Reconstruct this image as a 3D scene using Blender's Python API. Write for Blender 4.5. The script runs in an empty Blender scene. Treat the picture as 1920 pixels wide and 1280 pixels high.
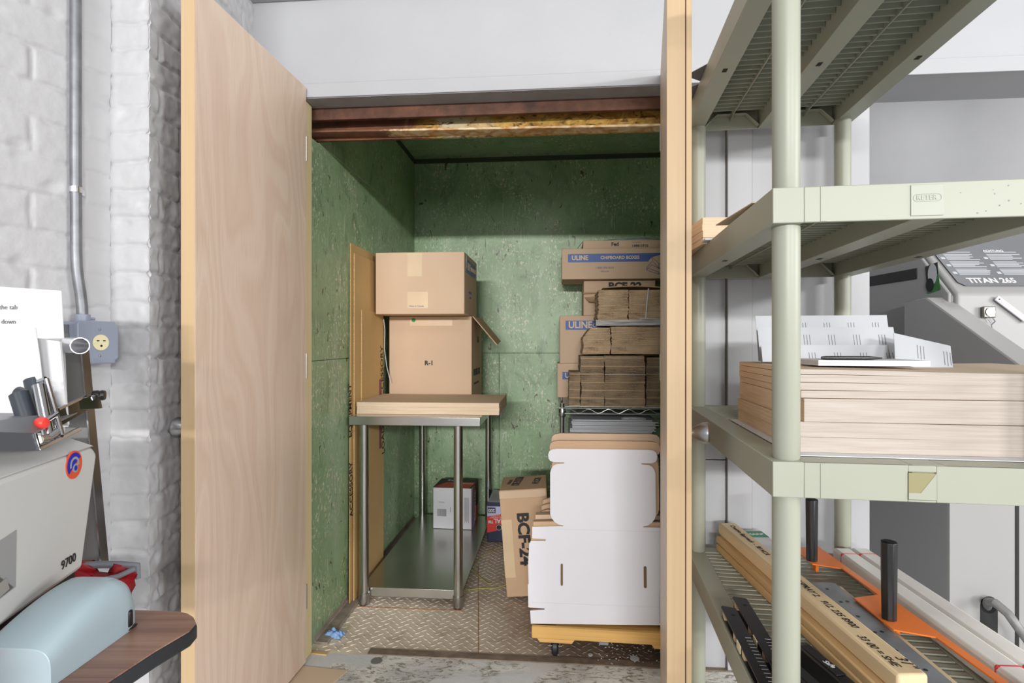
import bpy, bmesh, math, random
from mathutils import Vector, Matrix, noise
random.seed(7)
R = math.radians
# ---------------------------------------------------------------- camera, world, lights, exposure
F, H, YAW = 1030.0, 1.19, math.atan(85/1030.0)
CY, SY = math.cos(YAW), math.sin(YAW)
sc = bpy.context.scene
C = sc.collection
cam = bpy.data.cameras.new('camera'); camo = bpy.data.objects.new('camera', cam); C.objects.link(camo)
camo.location = (0, 0, H); camo.rotation_euler = (R(90), 0, YAW)
cam.sensor_width = 36; cam.lens = F/1920*36; cam.clip_start = .05
sc.camera = camo
sc.view_settings.view_transform = 'Standard'; sc.view_settings.look = 'None'
sc.view_settings.exposure = -0.17; sc.view_settings.gamma = 1; sc.view_settings.use_curve_mapping = False
w = bpy.data.worlds.new('world'); sc.world = w; w.use_nodes = True
w.node_tree.nodes['Background'].inputs[0].default_value = (.97, .98, 1, 1)
w.node_tree.nodes['Background'].inputs[1].default_value = .48
def area(name, loc, tgt, sx, sy, power, col=(1, 1, 1)):
    l = bpy.data.lights.new(name, 'AREA'); l.shape = 'RECTANGLE'; l.size = sx; l.size_y = sy; l.energy = power; l.color = col
    o = bpy.data.objects.new(name, l); C.objects.link(o); o.location = loc
    o.rotation_euler = (Vector(tgt)-Vector(loc)).to_track_quat('-Z', 'Y').to_euler()
    return o
area('overhead_fill', (.5, -1.2, 3.3), (.2, .8, 0), 1.8, .6, 16, (1, .99, .97))  # unseen overhead fill that lifts the tops and the floor
area('key_light_behind', (-.35, -9.0, 2.80), (0, 3.0, .9), 3.0, .25, 780, (1, .985, .97))  # unseen source; height follows the header shadow, distance evens the light
area('fill_light_right', (4.3, -6.0, 2.60), (-.9, 2.6, .9), 2.0, .25, 350, (1, .985, .97))  # unseen light added to brighten surfaces that face right
area('soft_fill_behind', (.4, -9.0, 1.4), (-.1, 3.0, .8), 3.0, 1.6, 110, (.98, .99, 1))  # soft fill added behind the viewpoint, not a window
area('side_fill_right', (5.2, -.7, 1.9), (-1, 1.5, 1.2), 2.0, 1.6, 170, (1, 1, 1))  # broad fill added at the right for the door and machine sides
# far room lamp
area('ceiling_lamp_far_room', (2.6, 3.2, 3.0), (2.2, 3.2, 0), 1, .4, 9)

def ray(u, v):
    d = (u-960)/F; return (-SY+d*CY, CY+d*SY, (640-v)/F)
def at(u, v, Y): r = ray(u, v); t = Y/r[1]; return Vector((r[0]*t, Y, H+r[2]*t))
def az(u, v, z): r = ray(u, v); t = (z-H)/r[2]; return Vector((r[0]*t, r[1]*t, z))
def ax(u, v, X): r = ray(u, v); t = X/r[0]; return Vector((X, r[1]*t, H+r[2]*t))
def cw(X, Z, z=0): return Vector((X*CY-Z*SY, X*SY+Z*CY, z))     # from axes square to the viewpoint to the room's axes

# ---------------------------------------------------------------- materials
def lin(c):
    return tuple(((x/255)/12.92 if x/255 <= .04045 else ((x/255+.055)/1.055)**2.4) for x in c)+(1,)
MC = {}
class NT:
    def __init__(s, name):
        s.m = bpy.data.materials.new(name); s.m.use_nodes = True
        s.t = s.m.node_tree; s.b = s.t.nodes['Principled BSDF']; s.tc = s.t.nodes.new('ShaderNodeTexCoord')
    def n(s, typ, **k):
        nd = s.t.nodes.new(typ)
        for a, b in k.items():
            if a[0] == '_': setattr(nd, a[1:], b)
            else: nd.inputs[a.replace('__', ' ')].default_value = b
        return nd
    def l(s, a, b): s.t.links.new(a, b)
    def mp(s, scale=(1, 1, 1), rot=(0, 0, 0), loc=(0, 0, 0)):
        m = s.n('ShaderNodeMapping'); m.inputs['Scale'].default_value = scale; m.inputs['Rotation'].default_value = rot
        m.inputs['Location'].default_value = loc
        s.l(s.tc.outputs['Object'], m.inputs['Vector']); return m
    def noise(s, sc, det=3, vec=None, dist=0, rough=.5):
        nd = s.n('ShaderNodeTexNoise'); nd.inputs['Scale'].default_value = sc; nd.inputs['Detail'].default_value = det
        nd.inputs['Distortion'].default_value = dist; nd.inputs['Roughness'].default_value = rough
        s.l((vec or s.tc).outputs['Vector' if vec else 'Object'], nd.inputs['Vector']); return nd.outputs['Fac']
    def ramp(s, fac, p0, p1, c0=(0, 0, 0, 1), c1=(1, 1, 1, 1)):
        r = s.n('ShaderNodeValToRGB'); e = r.color_ramp.elements
        e[0].position = p0; e[0].color = c0; e[1].position = p1; e[1].color = c1
        s.l(fac, r.inputs['Fac']); return r.outputs['Color']
    def mix(s, fac, a, b, mode='MIX'):
        m = s.n('ShaderNodeMix'); m.data_type = 'RGBA'; m.blend_type = mode
        for v, i in ((fac, 0), (a, 6), (b, 7)):
            if isinstance(v, (float, int, tuple)): m.inputs[i].default_value = v
            else: s.l(v, m.inputs[i])
        return m.outputs[2]
    def mul(s, a, b, op='MULTIPLY'):
        m = s.n('ShaderNodeMath'); m.operation = op
        for v, i in ((a, 0), (b, 1)):
            if isinstance(v, (float, int)): m.inputs[i].default_value = v
            else: s.l(v, m.inputs[i])
        return m.outputs[0]
    def bump(s, h, st=.3, dist=.01):
        b = s.n('ShaderNodeBump'); b.inputs['Strength'].default_value = st; b.inputs['Distance'].default_value = dist
        s.l(h, b.inputs['Height']); s.l(b.outputs[0], s.b.inputs['Normal'])
    def base(s, c): s.l(c, s.b.inputs['Base Color'])
def plain(name, c, rough=.6, metal=0, var=.08, vs=6, bump=0, bs=60, spec=None, trans=0):
    if name in MC: return MC[name]
    n = NT(name); c = lin(c)
    f = n.noise(vs, 4)
    d = tuple(x*(1-var) for x in c[:3])+(1,); e = tuple(min(1, x*(1+var)) for x in c[:3])+(1,)
    n.base(n.ramp(f, .3, .7, d, e))
    n.b.inputs['Roughness'].default_value = rough; n.b.inputs['Metallic'].default_value = metal
    if spec is not None: n.b.inputs['Specular IOR Level'].default_value = spec
    if trans: n.b.inputs['Transmission Weight'].default_value = trans
    if bump: n.bump(n.noise(bs, 3), bump, .004)
    MC[name] = n.m; return n.m
def wood(name, c0, c1, axis='Z', sc=22, rough=.5, fine=True, dist=5):
    n = NT(name)
    s = {'Z': (1, 1, .12), 'Y': (1, .08, 1), 'X': (.08, 1, 1)}[axis]
    m = n.mp(s)
    f = n.noise(sc/4, 5, m, .9)
    wv = n.n('ShaderNodeMath'); wv.operation = 'SINE'; n.l(n.mul(f, dist*12.), wv.inputs[0])
    g = n.ramp(n.mul(n.mul(wv.outputs[0], .5), .5, 'ADD'), 0, 1, lin(c0), lin(c1))
    f2 = n.noise(150, 2, n.mp(tuple(x*(.1 if x < 1 else 1.4) for x in s)))
    col = n.mix(.35, g, n.ramp(f2, .35, .65, lin(c0), lin(c1)))
    n.base(col); n.b.inputs['Roughness'].default_value = rough
    MC[name] = n.m; return n.m
def plywood():
    n = NT('birch veneer')
    sx = n.n('ShaderNodeSeparateXYZ'); n.l(n.tc.outputs['Object'], sx.inputs[0])
    f = n.noise(1.9, 2, n.mp((1.5, 1, .42)), .5)
    v = n.mul(n.mul(f, 1.1), sx.outputs[0], 'ADD')
    wv = n.n('ShaderNodeMath'); wv.operation = 'SINE'; n.l(n.mul(v, 62.), wv.inputs[0])
    w2 = n.n('ShaderNodeMath'); w2.operation = 'SINE'; n.l(n.mul(v, 171.), w2.inputs[0])
    k = n.mul(n.mul(n.mul(wv.outputs[0], .27), .5, 'ADD'), n.mul(w2.outputs[0], .12), 'ADD')
    col = n.ramp(k, .0, 1, lin((208, 183, 163)), lin((222, 202, 185)))
    big = n.noise(1.4, 2, n.mp((1, 1, .5), loc=(2, 0, 1)))
    col = n.mix(n.mul(n.ramp(big, .4, .7), .3), col, lin((204, 180, 156)))
    fine = n.noise(170, 2, n.mp((1.4, 1, .05)))
    col = n.mix(n.mul(n.ramp(fine, .55, .75), .25), col, lin((170, 136, 112)))
    n.base(col); n.b.inputs['Roughness'].default_value = .42
    return n.m
def layered(name, c0, c1, pitch=250, rough=.85, jitter=.5, dark=None):
    """edge of a pile of sheets: fine lines across the height"""
    n = NT(name); m = n.mp((.6, .6, pitch/10.))
    f = n.noise(8, 3, m, .1, .7)
    col = n.ramp(f, .38, .62, lin(c0), lin(c1))
    if dark:
        g = n.noise(5, 3, n.mp((1, 1, pitch/40.)))
        col = n.mix(n.ramp(g, .45, .65), col, lin(dark))
    n.base(col); n.b.inputs['Roughness'].default_value = rough; n.bump(f, .35, .003)
    MC[name] = n.m; return n.m
def corrugated(name, c0, c1, c2):
    n = NT(name)
    m1 = n.mp((1, 1, 26)); f = n.noise(9, 2, m1, 0, .6)
    fl = n.noise(230, 1, n.mp((1, 1, 1.6)))
    big = n.noise(9, 3)
    col = n.ramp(f, .4, .62, lin(c0), lin(c1))
    col = n.mix(n.ramp(fl, .54, .68), col, lin(c2))
    col = n.mix(n.ramp(big, .35, .7), col, lin(c1))
    n.base(col); n.b.inputs['Roughness'].default_value = .9; n.bump(f, .8, .006)
    MC[name] = n.m; return n.m

def greenwall():
    n = NT('scraped green paint')
    big = n.noise(2.2, 5, None, .5)
    col = n.ramp(big, .3, .72, lin((134, 164, 120)), lin((166, 194, 154)))
    st = n.noise(5, 4, n.mp((1, 1, .25)), .6)
    col = n.mix(n.mul(n.ramp(st, .5, .75), .45), col, lin((186, 204, 180)))
    sm = n.noise(7, 6, n.mp((1, 1, .6), loc=(3, 1, 2)), 1.4, .7)
    col = n.mix(n.mul(n.ramp(sm, .52, .70), .5), col, lin((84, 102, 80)))
    # chips of bare cream undercoat
    ch = n.noise(74, 3, n.mp((1, 1, .7)), .7, .6)
    mask = n.noise(5, 2, n.mp(loc=(5, 3, 8)))
    chips = n.mul(n.ramp(ch, .58, .60), n.ramp(mask, .40, .60))
    col = n.mix(chips, col, lin((216, 214, 190)))
    # long scratches
    for r, l in (((0, R(50), R(20)), 1), ((R(30), R(-35), 0), 4)):
        m = n.mp((34, 34, 4.5), r, (l, l, l)); f = n.noise(2.6, 2, m, .3)
        col = n.mix(n.mul(n.ramp(f, .68, .70), .6), col, lin((206, 214, 196)))
        m = n.mp((34, 34, 5), tuple(-x for x in r), (l+4, l, l)); f = n.noise(2.6, 2, m, .5)
        col = n.mix(n.mul(n.ramp(f, .71, .74), .7), col, lin((50, 58, 44)))
    ru = n.noise(22, 4, n.mp((1, 1, .5), loc=(9, 9, 1)), 1.8)
    col = n.mix(n.mul(n.ramp(ru, .67, .69), .85), col, lin((84, 62, 46)))
    n.base(col); n.b.inputs['Roughness'].default_value = .42
    n.bump(n.noise(6, 5), .25, .02)
    return n.m
def floorplate():
    n = NT('worn tread plate')
    big = n.noise(1.7, 4, n.mp(loc=(.6, .2, 0)), .4)
    sx = n.n('ShaderNodeSeparateXYZ'); n.l(n.tc.outputs['Object'], sx.inputs[0])
    fx = n.mul(n.mul(sx.outputs[0], .55), .38, 'ADD')      # darker towards the right side of the cabin
    f = n.mul(big, fx, 'ADD')
    col = n.ramp(f, .45, 1.0, lin((236, 222, 204)), lin((128, 110, 96)))
    ru = n.noise(9, 5, None, 1)
    col = n.mix(n.mul(n.ramp(ru, .52, .7), .45), col, lin((146, 112, 88)))
    n.base(col); n.b.inputs['Roughness'].default_value = .5; n.b.inputs['Metallic'].default_value = .15
    n.bump(n.noise(80, 3), .3, .003)
    return n.m
def peeling():
    n = NT('peeling painted concrete')
    a = n.noise(4, 8, n.mp((1, 1.6, 1)), .8, .65)
    col = n.ramp(a, .4, .6, lin((226, 224, 218)), lin((186, 186, 184)))
    b = n.noise(26, 6, n.mp((1, 2.4, 1)), 1.2, .7)
    col = n.mix(n.mul(n.ramp(b, .52, .58), .8), col, lin((112, 104, 88)))
    c = n.noise(3, 3, n.mp(loc=(4, 2, 1)))
    col = n.mix(n.ramp(c, .5, .54), col, lin((204, 205, 206)))
    n.base(col); n.b.inputs['Roughness'].default_value = .7; n.bump(a, .4, .01)
    return n.m
def rust():
    n = NT('rusty steel lintel')
    sx = n.n('ShaderNodeSeparateXYZ'); n.l(n.tc.outputs['Object'], sx.inputs[0])
    nz = n.noise(7, 6, None, .8, .7)
    base = n.ramp(nz, .3, .7, lin((66, 38, 24)), lin((122, 74, 48)))
    spl = n.noise(14, 6, n.mp((1, 1, 1.5)), 1.0, .7)
    yel = n.ramp(spl, .35, .68, lin((140, 92, 24)), lin((216, 176, 84)))
    # glue and old paint remains over the right-hand stretch of the web
    mk = n.mul(n.mul(n.mul(sx.outputs[0], .52, 'ADD'), 3.0), n.mul(nz, .8), 'ADD')
    msk = n.ramp(mk, .25, .55)
    cr = n.mul(n.ramp(n.noise(5, 3, n.mp(loc=(.9, 0, 0))), .44, .54), n.ramp(n.mul(sx.outputs[0], -.9), .12, .35))
    yel = n.mix(cr, yel, lin((196, 184, 150)))
    dk = n.noise(20, 4, n.mp((1, 1, 2)), 1.5)
    yel = n.mix(n.mul(n.ramp(dk, .55, .66), .8), yel, lin((52, 34, 16)))
    n.base(n.mix(msk, base, yel)); n.b.inputs['Roughness'].default_value = .75
    n.bump(nz, .6, .006)
    return n.m

def liprust():
    n = NT('lintel lip with cream paint remains')
    sx = n.n('ShaderNodeSeparateXYZ'); n.l(n.tc.outputs['Object'], sx.inputs[0])
    nz = n.noise(11, 5, None, .8, .7)
    mk = n.mul(n.mul(n.mul(sx.outputs[0], .62, 'ADD'), 3.0), n.mul(nz, 1.2), 'ADD')
    cream = n.ramp(n.noise(16, 5, n.mp((1, 1, 2)), 1.2), .35, .62, lin((222, 204, 168)), lin((178, 128, 70)))
    n.base(n.mix(n.ramp(mk, .45, .62), n.ramp(nz, .3, .7, lin((84, 48, 34)), lin((128, 82, 58))), cream))
    n.b.inputs['Roughness'].default_value = .6
    return n.m

M = {}
M['white'] = plain('white wall paint', (170, 171, 174), .45, var=.02, bump=.08, bs=120)
M['brick'] = plain('white painted brick', (184, 184, 186), .5, var=.03, vs=14, bump=.2, bs=70)
M['greywall'] = plain('grey wall paint', (186, 186, 188), .6, var=.02)
M['ply'] = plywood()
M['pine'] = wood('pale pine', (182, 154, 116), (194, 167, 130), 'Z', 60, .5, dist=.35)
M['jamb'] = wood('pine jamb', (224, 208, 160), (236, 222, 180), 'Z', 30, .5, dist=.8)
M['green'] = greenwall(); M['plate'] = floorplate(); M['peel'] = peeling(); M['rust'] = rust()
M['rustlip'] = liprust()
M['brownrust'] = plain('dark brown rust', (86, 54, 37), .7, var=.5, vs=16, bump=.6)
M['greysoffit'] = plain('grey painted steel', (150, 151, 155), .5, var=.1, vs=12)
M['steel'] = plain('brushed stainless steel', (190, 190, 186), .24, 1, var=.05, vs=3)
M['steeldark'] = plain('stainless undershelf', (190, 190, 184), .24, .9, var=.08, vs=4)
M['chrome'] = plain('chrome', (205, 205, 210), .15, 1)
M['satin'] = plain('satin nickel', (176, 176, 178), .3, 1)
M['emt'] = plain('galvanised conduit', (126, 128, 132), .45, .6, var=.2, vs=25)
M['bluegrey'] = plain('blue grey enamel', (142, 150, 168), .4)
M['ivory'] = plain('ivory plastic', (226, 218, 180), .4)
M['black'] = plain('black plastic', (28, 28, 30), .35)
M['blackm'] = plain('black matt', (22, 22, 24), .6)
M['foam'] = plain('black foam roller', (52, 58, 66), .35)
M['carton'] = plain('brown cardboard', (208, 180, 152), .75, var=.04, vs=3, bump=.15, bs=30)
M['carton2'] = plain('darker brown cardboard', (196, 164, 132), .8, var=.05, vs=3)
M['cartonedge'] = plain('cardboard inner face', (186, 152, 116), .85)
M['tape'] = plain('paper tape', (214, 188, 152), .35)
M['oldboard'] = plain('yellowed corrugated board', (206, 172, 116), .75, var=.06, vs=4)
M['fluting'] = layered('board edge fluting', (226, 196, 140), (176, 138, 84), 300)
M['kraft'] = plain('kraft sheet', (204, 182, 156), .8, var=.03)
M['reamedge'] = layered('chipboard ream edge', (222, 200, 172), (208, 184, 156), 500)
M['reamfront'] = layered('pale ream edge', (186, 177, 168), (174, 163, 152), 260)
M['reamside'] = layered('brown ream edge', (228, 200, 166), (214, 184, 148), 260)
M['corr'] = corrugated('bundled corrugated edges', (156, 128, 100), (222, 194, 158), (88, 68, 52))
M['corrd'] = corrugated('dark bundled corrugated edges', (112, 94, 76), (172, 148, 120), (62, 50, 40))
M['corrtop'] = plain('corrugated top sheet', (190, 162, 128), .85)
M['whitecard'] = plain('white card', (214, 214, 220), .45, var=.01)
M['paper'] = plain('white paper', (208, 208, 210), .6, var=.01)
M['paperg'] = plain('grey white paper', (184, 187, 192), .6, var=.02)
M['whitestack'] = layered('white card stack edge', (206, 206, 208), (140, 136, 130), 200)
M['ublue'] = plain('printed blue', (62, 92, 160), .5, var=.03)
M['inkblue'] = plain('blue ink', (70, 96, 160), .6)
M['ink'] = plain('black ink', (34, 32, 32), .6, var=0)
M['inkgrey'] = plain('grey ink', (120, 120, 124), .6, var=0)
M['inktan'] = plain('unprinted lettering', (222, 198, 172), .6)
M['pl'] = plain('putty plastic', (156, 159, 144), .42, var=.02, bump=.03)
M['plwhite'] = plain('pale putty plastic', (159, 163, 150), .42, var=.02)
M['slot'] = plain('dark recess', (34, 30, 16), .8)
M['red'] = plain('red print', (206, 52, 38), .5)
M['redcloth'] = plain('red nylon', (160, 26, 34), .5, bump=.3, bs=20)
M['greytape'] = plain('grey webbing', (120, 124, 132), .7)
M['navy'] = plain('navy print', (30, 38, 66), .5)
M['lilac'] = plain('lilac print', (186, 190, 226), .5)
M['laminate'] = wood('walnut laminate', (116, 84, 72), (158, 124, 106), 'X', 34, .35, dist=1.6)
M['sblue'] = plain('pale blue plastic', (160, 178, 186), .33, var=.01)
M['mach'] = plain('warm grey machine enamel', (198, 198, 196), .42, var=.01)
M['machd'] = plain('machine grey steel', (132, 132, 130), .4, .3)
M['titan'] = plain('light grey enamel', (152, 151, 150), .45, var=.01)
M['titans'] = plain('mid grey enamel', (150, 150, 151), .5, var=.01)
M['label'] = plain('dark grey label', (112, 114, 118), .35)
M['orange'] = plain('orange enamel', (232, 122, 48), .35)
M['nylon'] = plain('milky nylon', (236, 232, 226), .35)
M['tapered'] = plain('red tape', (206, 52, 58), .4)
M['block'] = wood('wooden block', (216, 190, 150), (230, 208, 170), 'Y', 30, .5, dist=.9)
M['blockd'] = wood('aged wooden block', (180, 144, 96), (212, 178, 128), 'Y', 30, .6, dist=1.2)
M['bar'] = plain('ground steel bar', (150, 153, 158), .35, .6, var=.25, vs=9)
M['ruler'] = plain('black anodised metal', (44, 44, 48), .35, .3)
M['dolly'] = wood('dirty dolly timber', (176, 130, 62), (220, 176, 104), 'X', 20, .7, dist=1.4)
M['rubber'] = plain('black rubber', (36, 38, 42), .5)
M['yellow'] = plain('yellow strapping', (196, 190, 70), .5)
M['bluerag'] = plain('blue paper towel', (130, 166, 214), .8)
M['clear'] = plain('milky plastic film', (170, 176, 178), .25)
M['zinc'] = plain('zinc wire', (176, 178, 178), .35, .8)
M['greencard'] = plain('green print', (40, 130, 90), .5)
M['grass'] = plain('snapshot grass', (44, 110, 50), .3, var=.5, vs=60)
M['snapdark'] = plain('snapshot dark', (30, 34, 30), .3)
M['hose'] = plain('grey hose', (120, 120, 120), .4, var=.2, vs=30)
M['greensticker'] = plain('green dot', (20, 140, 50), .5)
M['darkboard'] = plain('dark grey card', (112, 114, 120), .6)

# ---------------------------------------------------------------- helpers
def link(o, parent=None):
    C.objects.link(o)
    if parent: o.parent = parent
    return o
def tag(o, label=None, cat=None, group=None, kind=None):
    if label: o['label'] = label
    if cat: o['category'] = cat
    if group: o['group'] = group
    if kind: o['kind'] = kind
    return o
def thing(name, label, cat, loc=(0, 0, 0), rot=(0, 0, 0), group=None):
    o = bpy.data.objects.new(name, None); o.empty_display_size = .05; link(o)
    o.location = loc; o.rotation_euler = rot if isinstance(rot, tuple) else (0, 0, rot)
    return tag(o, label, cat, group)
class MB:
    def __init__(s): s.v = []; s.f = []; s.mi = []; s.T = Matrix()
    def add(s, vs, fs, m=0):
        b = len(s.v); s.v += [tuple(s.T @ Vector(p)) for p in vs]; s.f += [tuple(b+i for i in f) for f in fs]; s.mi += [m]*len(fs)
        return s
    def box(s, x0, x1, y0, y1, z0, z1, m=0):
        return s.add([(x0, y0, z0), (x1, y0, z0), (x1, y1, z0), (x0, y1, z0), (x0, y0, z1), (x1, y0, z1), (x1, y1, z1), (x0, y1, z1)],
                     [(0, 3, 2, 1), (4, 5, 6, 7), (0, 1, 5, 4), (1, 2, 6, 5), (2, 3, 7, 6), (3, 0, 4, 7)], m)
    def hexa(s, b, t, m=0):     # four bottom corners, four top corners (ccw from above)
        return s.add(list(b)+list(t), [(0, 3, 2, 1), (4, 5, 6, 7), (0, 1, 5, 4), (1, 2, 6, 5), (2, 3, 7, 6), (3, 0, 4, 7)], m)
    def cyl(s, p0, p1, r, r1=None, n=24, m=0, cap=True):
        p0, p1 = Vector(p0), Vector(p1); r1 = r if r1 is None else r1
        d = (p1-p0).normalized(); a = d.orthogonal().normalized(); b = d.cross(a)
        vs = []
        for p, q in ((p0, r), (p1, r1)):
            for i in range(n):
                t = 2*math.pi*i/n; vs.append(p+a*q*math.cos(t)+b*q*math.sin(t))
        fs = [(i, (i+1) % n, n+(i+1) % n, n+i) for i in range(n)]
        if cap: fs += [tuple(range(n-1, -1, -1)), tuple(range(n, 2*n))]
        return s.add(vs, fs, m)
    def pipe(s, p0, p1, r, ri, n=24, m=0):
        p0, p1 = Vector(p0), Vector(p1); d = (p1-p0).normalized(); a = d.orthogonal().normalized(); b = d.cross(a); vs = []
        for p, q in ((p0, r), (p1, r), (p1, ri), (p0, ri)):
            for i in range(n):
                t = 2*math.pi*i/n; vs.append(p+a*q*math.cos(t)+b*q*math.sin(t))
        fs = []
        for k in range(4):
            for i in range(n): fs.append((k*n+i, k*n+(i+1) % n, ((k+1) % 4)*n+(i+1) % n, ((k+1) % 4)*n+i))
        return s.add(vs, fs, m)
    def tube(s, pts, r, n=12, m=0):
        pts = [Vector(p) for p in pts]; vs = []; a = None
        for i, p in enumerate(pts):
            d = (pts[min(i+1, len(pts)-1)]-pts[max(i-1, 0)]).normalized()
            if a is None: a = d.orthogonal().normalized()
            a = (a-d*a.dot(d)).normalized(); b = d.cross(a)
            rr = r[i] if isinstance(r, (list, tuple)) else r
            for k in range(n):
                t = 2*math.pi*k/n; vs.append(p+a*rr*math.cos(t)+b*rr*math.sin(t))
        fs = []
        for i in range(len(pts)-1):
            for k in range(n): fs.append((i*n+k, i*n+(k+1) % n, (i+1)*n+(k+1) % n, (i+1)*n+k))
        fs += [tuple(range(n-1, -1, -1)), tuple(range((len(pts)-1)*n, len(pts)*n))]
        return s.add(vs, fs, m)
    def lathe(s, prof, c=(0, 0, 0), axis='Z', n=28, m=0):
        vs = []
        for r, h in prof:
            for i in range(n):
                t = 2*math.pi*i/n; x, y = r*math.cos(t), r*math.sin(t)
                q = {'Z': (x, y, h), 'X': (h, x, y), 'Y': (y, h, x)}[axis]; vs.append(Vector(q)+Vector(c))
        fs = [(j*n+i, j*n+(i+1) % n, (j+1)*n+(i+1) % n, (j+1)*n+i) for j in range(len(prof)-1) for i in range(n)]
        fs += [tuple(range(n-1, -1, -1)), tuple(range((len(prof)-1)*n, len(prof)*n))]
        return s.add(vs, fs, m)
    def prism(s, poly, f0, f1, m=0):   # poly of 2-tuples, f0/f1 map (a,b)->3D
        n = len(poly); vs = [f0(*p) for p in poly]+[f1(*p) for p in poly]
        fs = [tuple(range(n)), tuple(range(2*n-1, n-1, -1))]+[(i, n+i, n+(i+1) % n, (i+1) % n) for i in range(n)]
        return s.add(vs, fs, m)
    def build(s, name, mats, parent=None, bevel=0, seg=2, smooth=False, loc=(0, 0, 0), rot=(0, 0, 0)):
        me = bpy.data.meshes.new(name); me.from_pydata(s.v, [], s.f)
        mats = mats if isinstance(mats, (list, tuple)) else [mats]
        for q in mats: me.materials.append(q)
        for p, i in zip(me.polygons, s.mi): p.material_index = i
        bm = bmesh.new(); bm.from_mesh(me); bmesh.ops.recalc_face_normals(bm, faces=bm.faces[:]); bm.to_mesh(me); bm.free()
        o = bpy.data.objects.new(name, me); link(o, parent); o.location = loc; o.rotation_euler = rot
        if bevel:
            b = o.modifiers.new('b', 'BEVEL'); b.width = bevel; b.segments = seg; b.limit_method = 'ANGLE'; b.angle_limit = R(40)
        if smooth or bevel:
            for p in me.polygons: p.use_smooth = True
            me.set_sharp_from_angle(angle=R(35))
        return o
def bx(name, x0, x1, y0, y1, z0, z1, m, parent=None, bevel=.002, **k):
    return MB().box(x0, x1, y0, y1, z0, z1).build(name, m, parent, bevel, **k)
def struct(o): o['kind'] = 'structure'; return o
FR = (R(90), 0, 0)            # lettering upright, facing the room
def text(s, size, mat, parent, loc, rot=FR, off=0, sx=1, align='LEFT', name='lettering', ext=.0004, shear=0):
    cu = bpy.data.curves.new('t', 'FONT'); cu.body = s; cu.size = size; cu.align_x = align; cu.align_y = 'CENTER'
    cu.extrude = ext; cu.offset = off; cu.shear = shear; cu.resolution_u = 3
    t = bpy.data.objects.new('t', cu); C.objects.link(t)
    dg = bpy.context.evaluated_depsgraph_get(); me = bpy.data.meshes.new_from_object(t.evaluated_get(dg))
    bpy.data.objects.remove(t)
    me.name = name; me.materials.clear(); me.materials.append(mat)
    o = bpy.data.objects.new(name, me); link(o, parent); o.location = loc; o.rotation_euler = rot; o.scale = (sx, 1, 1)
    return o

# ---------------------------------------------------------------- the setting
XL, YB, ZC = -.955, 3.62, 2.41
FY = 1.97        # front face of the lift-shaft wall
o = struct(bx('floor', -1.6, 3.2, -.6, 2.035, -.05, 0, M['peel'], bevel=0))
o = struct(bx('floor_far_room', 1.1, 3.6, 2.035, 4.3, -.05, 0, M['peel'], bevel=0))
# tread plate with raised lozenges
mb = MB().box(XL, .85, 2.035, YB, -.04, 0)
px_, py_ = .042, .021
for j in range(int((YB-2.05)/py_)):
    for i in range(int(1.8/px_)):
        cx = XL+.03+i*px_+(px_/2 if j % 2 else 0); cy = 2.055+j*py_
        if cx > .83: continue
        a = R(38) if (i+j) % 2 else R(-38)
        ca, sa = math.cos(a), math.sin(a); L, W, h = .0135, .0038, .0022
        pts = [(-L, 0, 0), (0, -W, 0), (L, 0, 0), (0, W, 0), (-L*.45, 0, h), (0, -W*.2, h), (L*.45, 0, h), (0, W*.2, h)]
        mb.add([(cx+x*ca-y*sa, cy+x*sa+y*ca, z) for x, y, z in pts], [(0, 1, 5, 4), (1, 2, 6, 5), (2, 3, 7, 6), (3, 0, 4, 7), (4, 5, 6, 7)])
struct(mb.build('floor_cabin', M['plate']))
# welded joints and worn threshold of the tread plate
struct(MB().box(-.72, .83, 2.036, 2.075, 0, .004).build('trim_9', plain('worn threshold', (120, 106, 92), .6, var=.3, vs=20, bump=.6)))
mb = MB()
for (a, b) in (((-.30, 2.08), (-.42, 2.9)), ((-.95, 2.4), (-.42, 2.4))):
    mb.tube([(a[0]+(b[0]-a[0])*t, a[1]+(b[1]-a[1])*t, .001) for t in (0, .5, 1)], .002, 6)
struct(mb.build('trim_10', plain('weld seam', (160, 112, 80), .7)))
# cabin walls: lower and upper sheets with a seam
def seamwall(name, boxes):
    mb = MB()
    for b in boxes: mb.box(*b)
    return struct(mb.build(name, M['green'], bevel=.002))
seamwall('wall_cabin_left', [(XL-.03, XL, 2.045, YB, 0, 1.112), (XL-.03, XL, 2.045, YB, 1.1145, 1.985), (XL-.03, XL, 2.142, YB, 1.985, ZC), (XL-.05, XL-.01, 2.045, YB, 1.10, 1.13)])
seamwall('wall_cabin_back', [(XL-.03, -.385, YB, YB+.03, 0, 1.112), (-.383, .85, YB, YB+.03, 0, 1.112), (XL-.03, .85, YB, YB+.03, 1.1145, ZC), (XL, .85, YB+.01, YB+.05, 1.10, 1.13)])
struct(MB().box(.85, .88, 2.1, YB, 0, ZC).build('wall_cabin_right', M['green']))
struct(MB().box(XL-.03, .88, 2.1, YB+.03, ZC, ZC+.04).build('ceiling_cabin', M['green']))
struct(MB().box(XL, XL+.006, 2.1, YB, ZC-.03, ZC).box(XL, .85, YB-.006, YB, ZC-.03, ZC).build('trim_11', plain('dark green seam', (60, 74, 56), .6)))
# worn strip along the cabin's left wall
struct(MB().prism([(0, 0), (.058, 0), (.054, .008), (.004, .010), (0, .03)], lambda a, b: (XL+a, 2.09, b), lambda a, b: (XL+a, YB, b))
       .build('baseboard_left', plain('grimy painted strip', (150, 138, 126), .7, var=.25, vs=14, bump=.5), bevel=.002))
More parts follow.
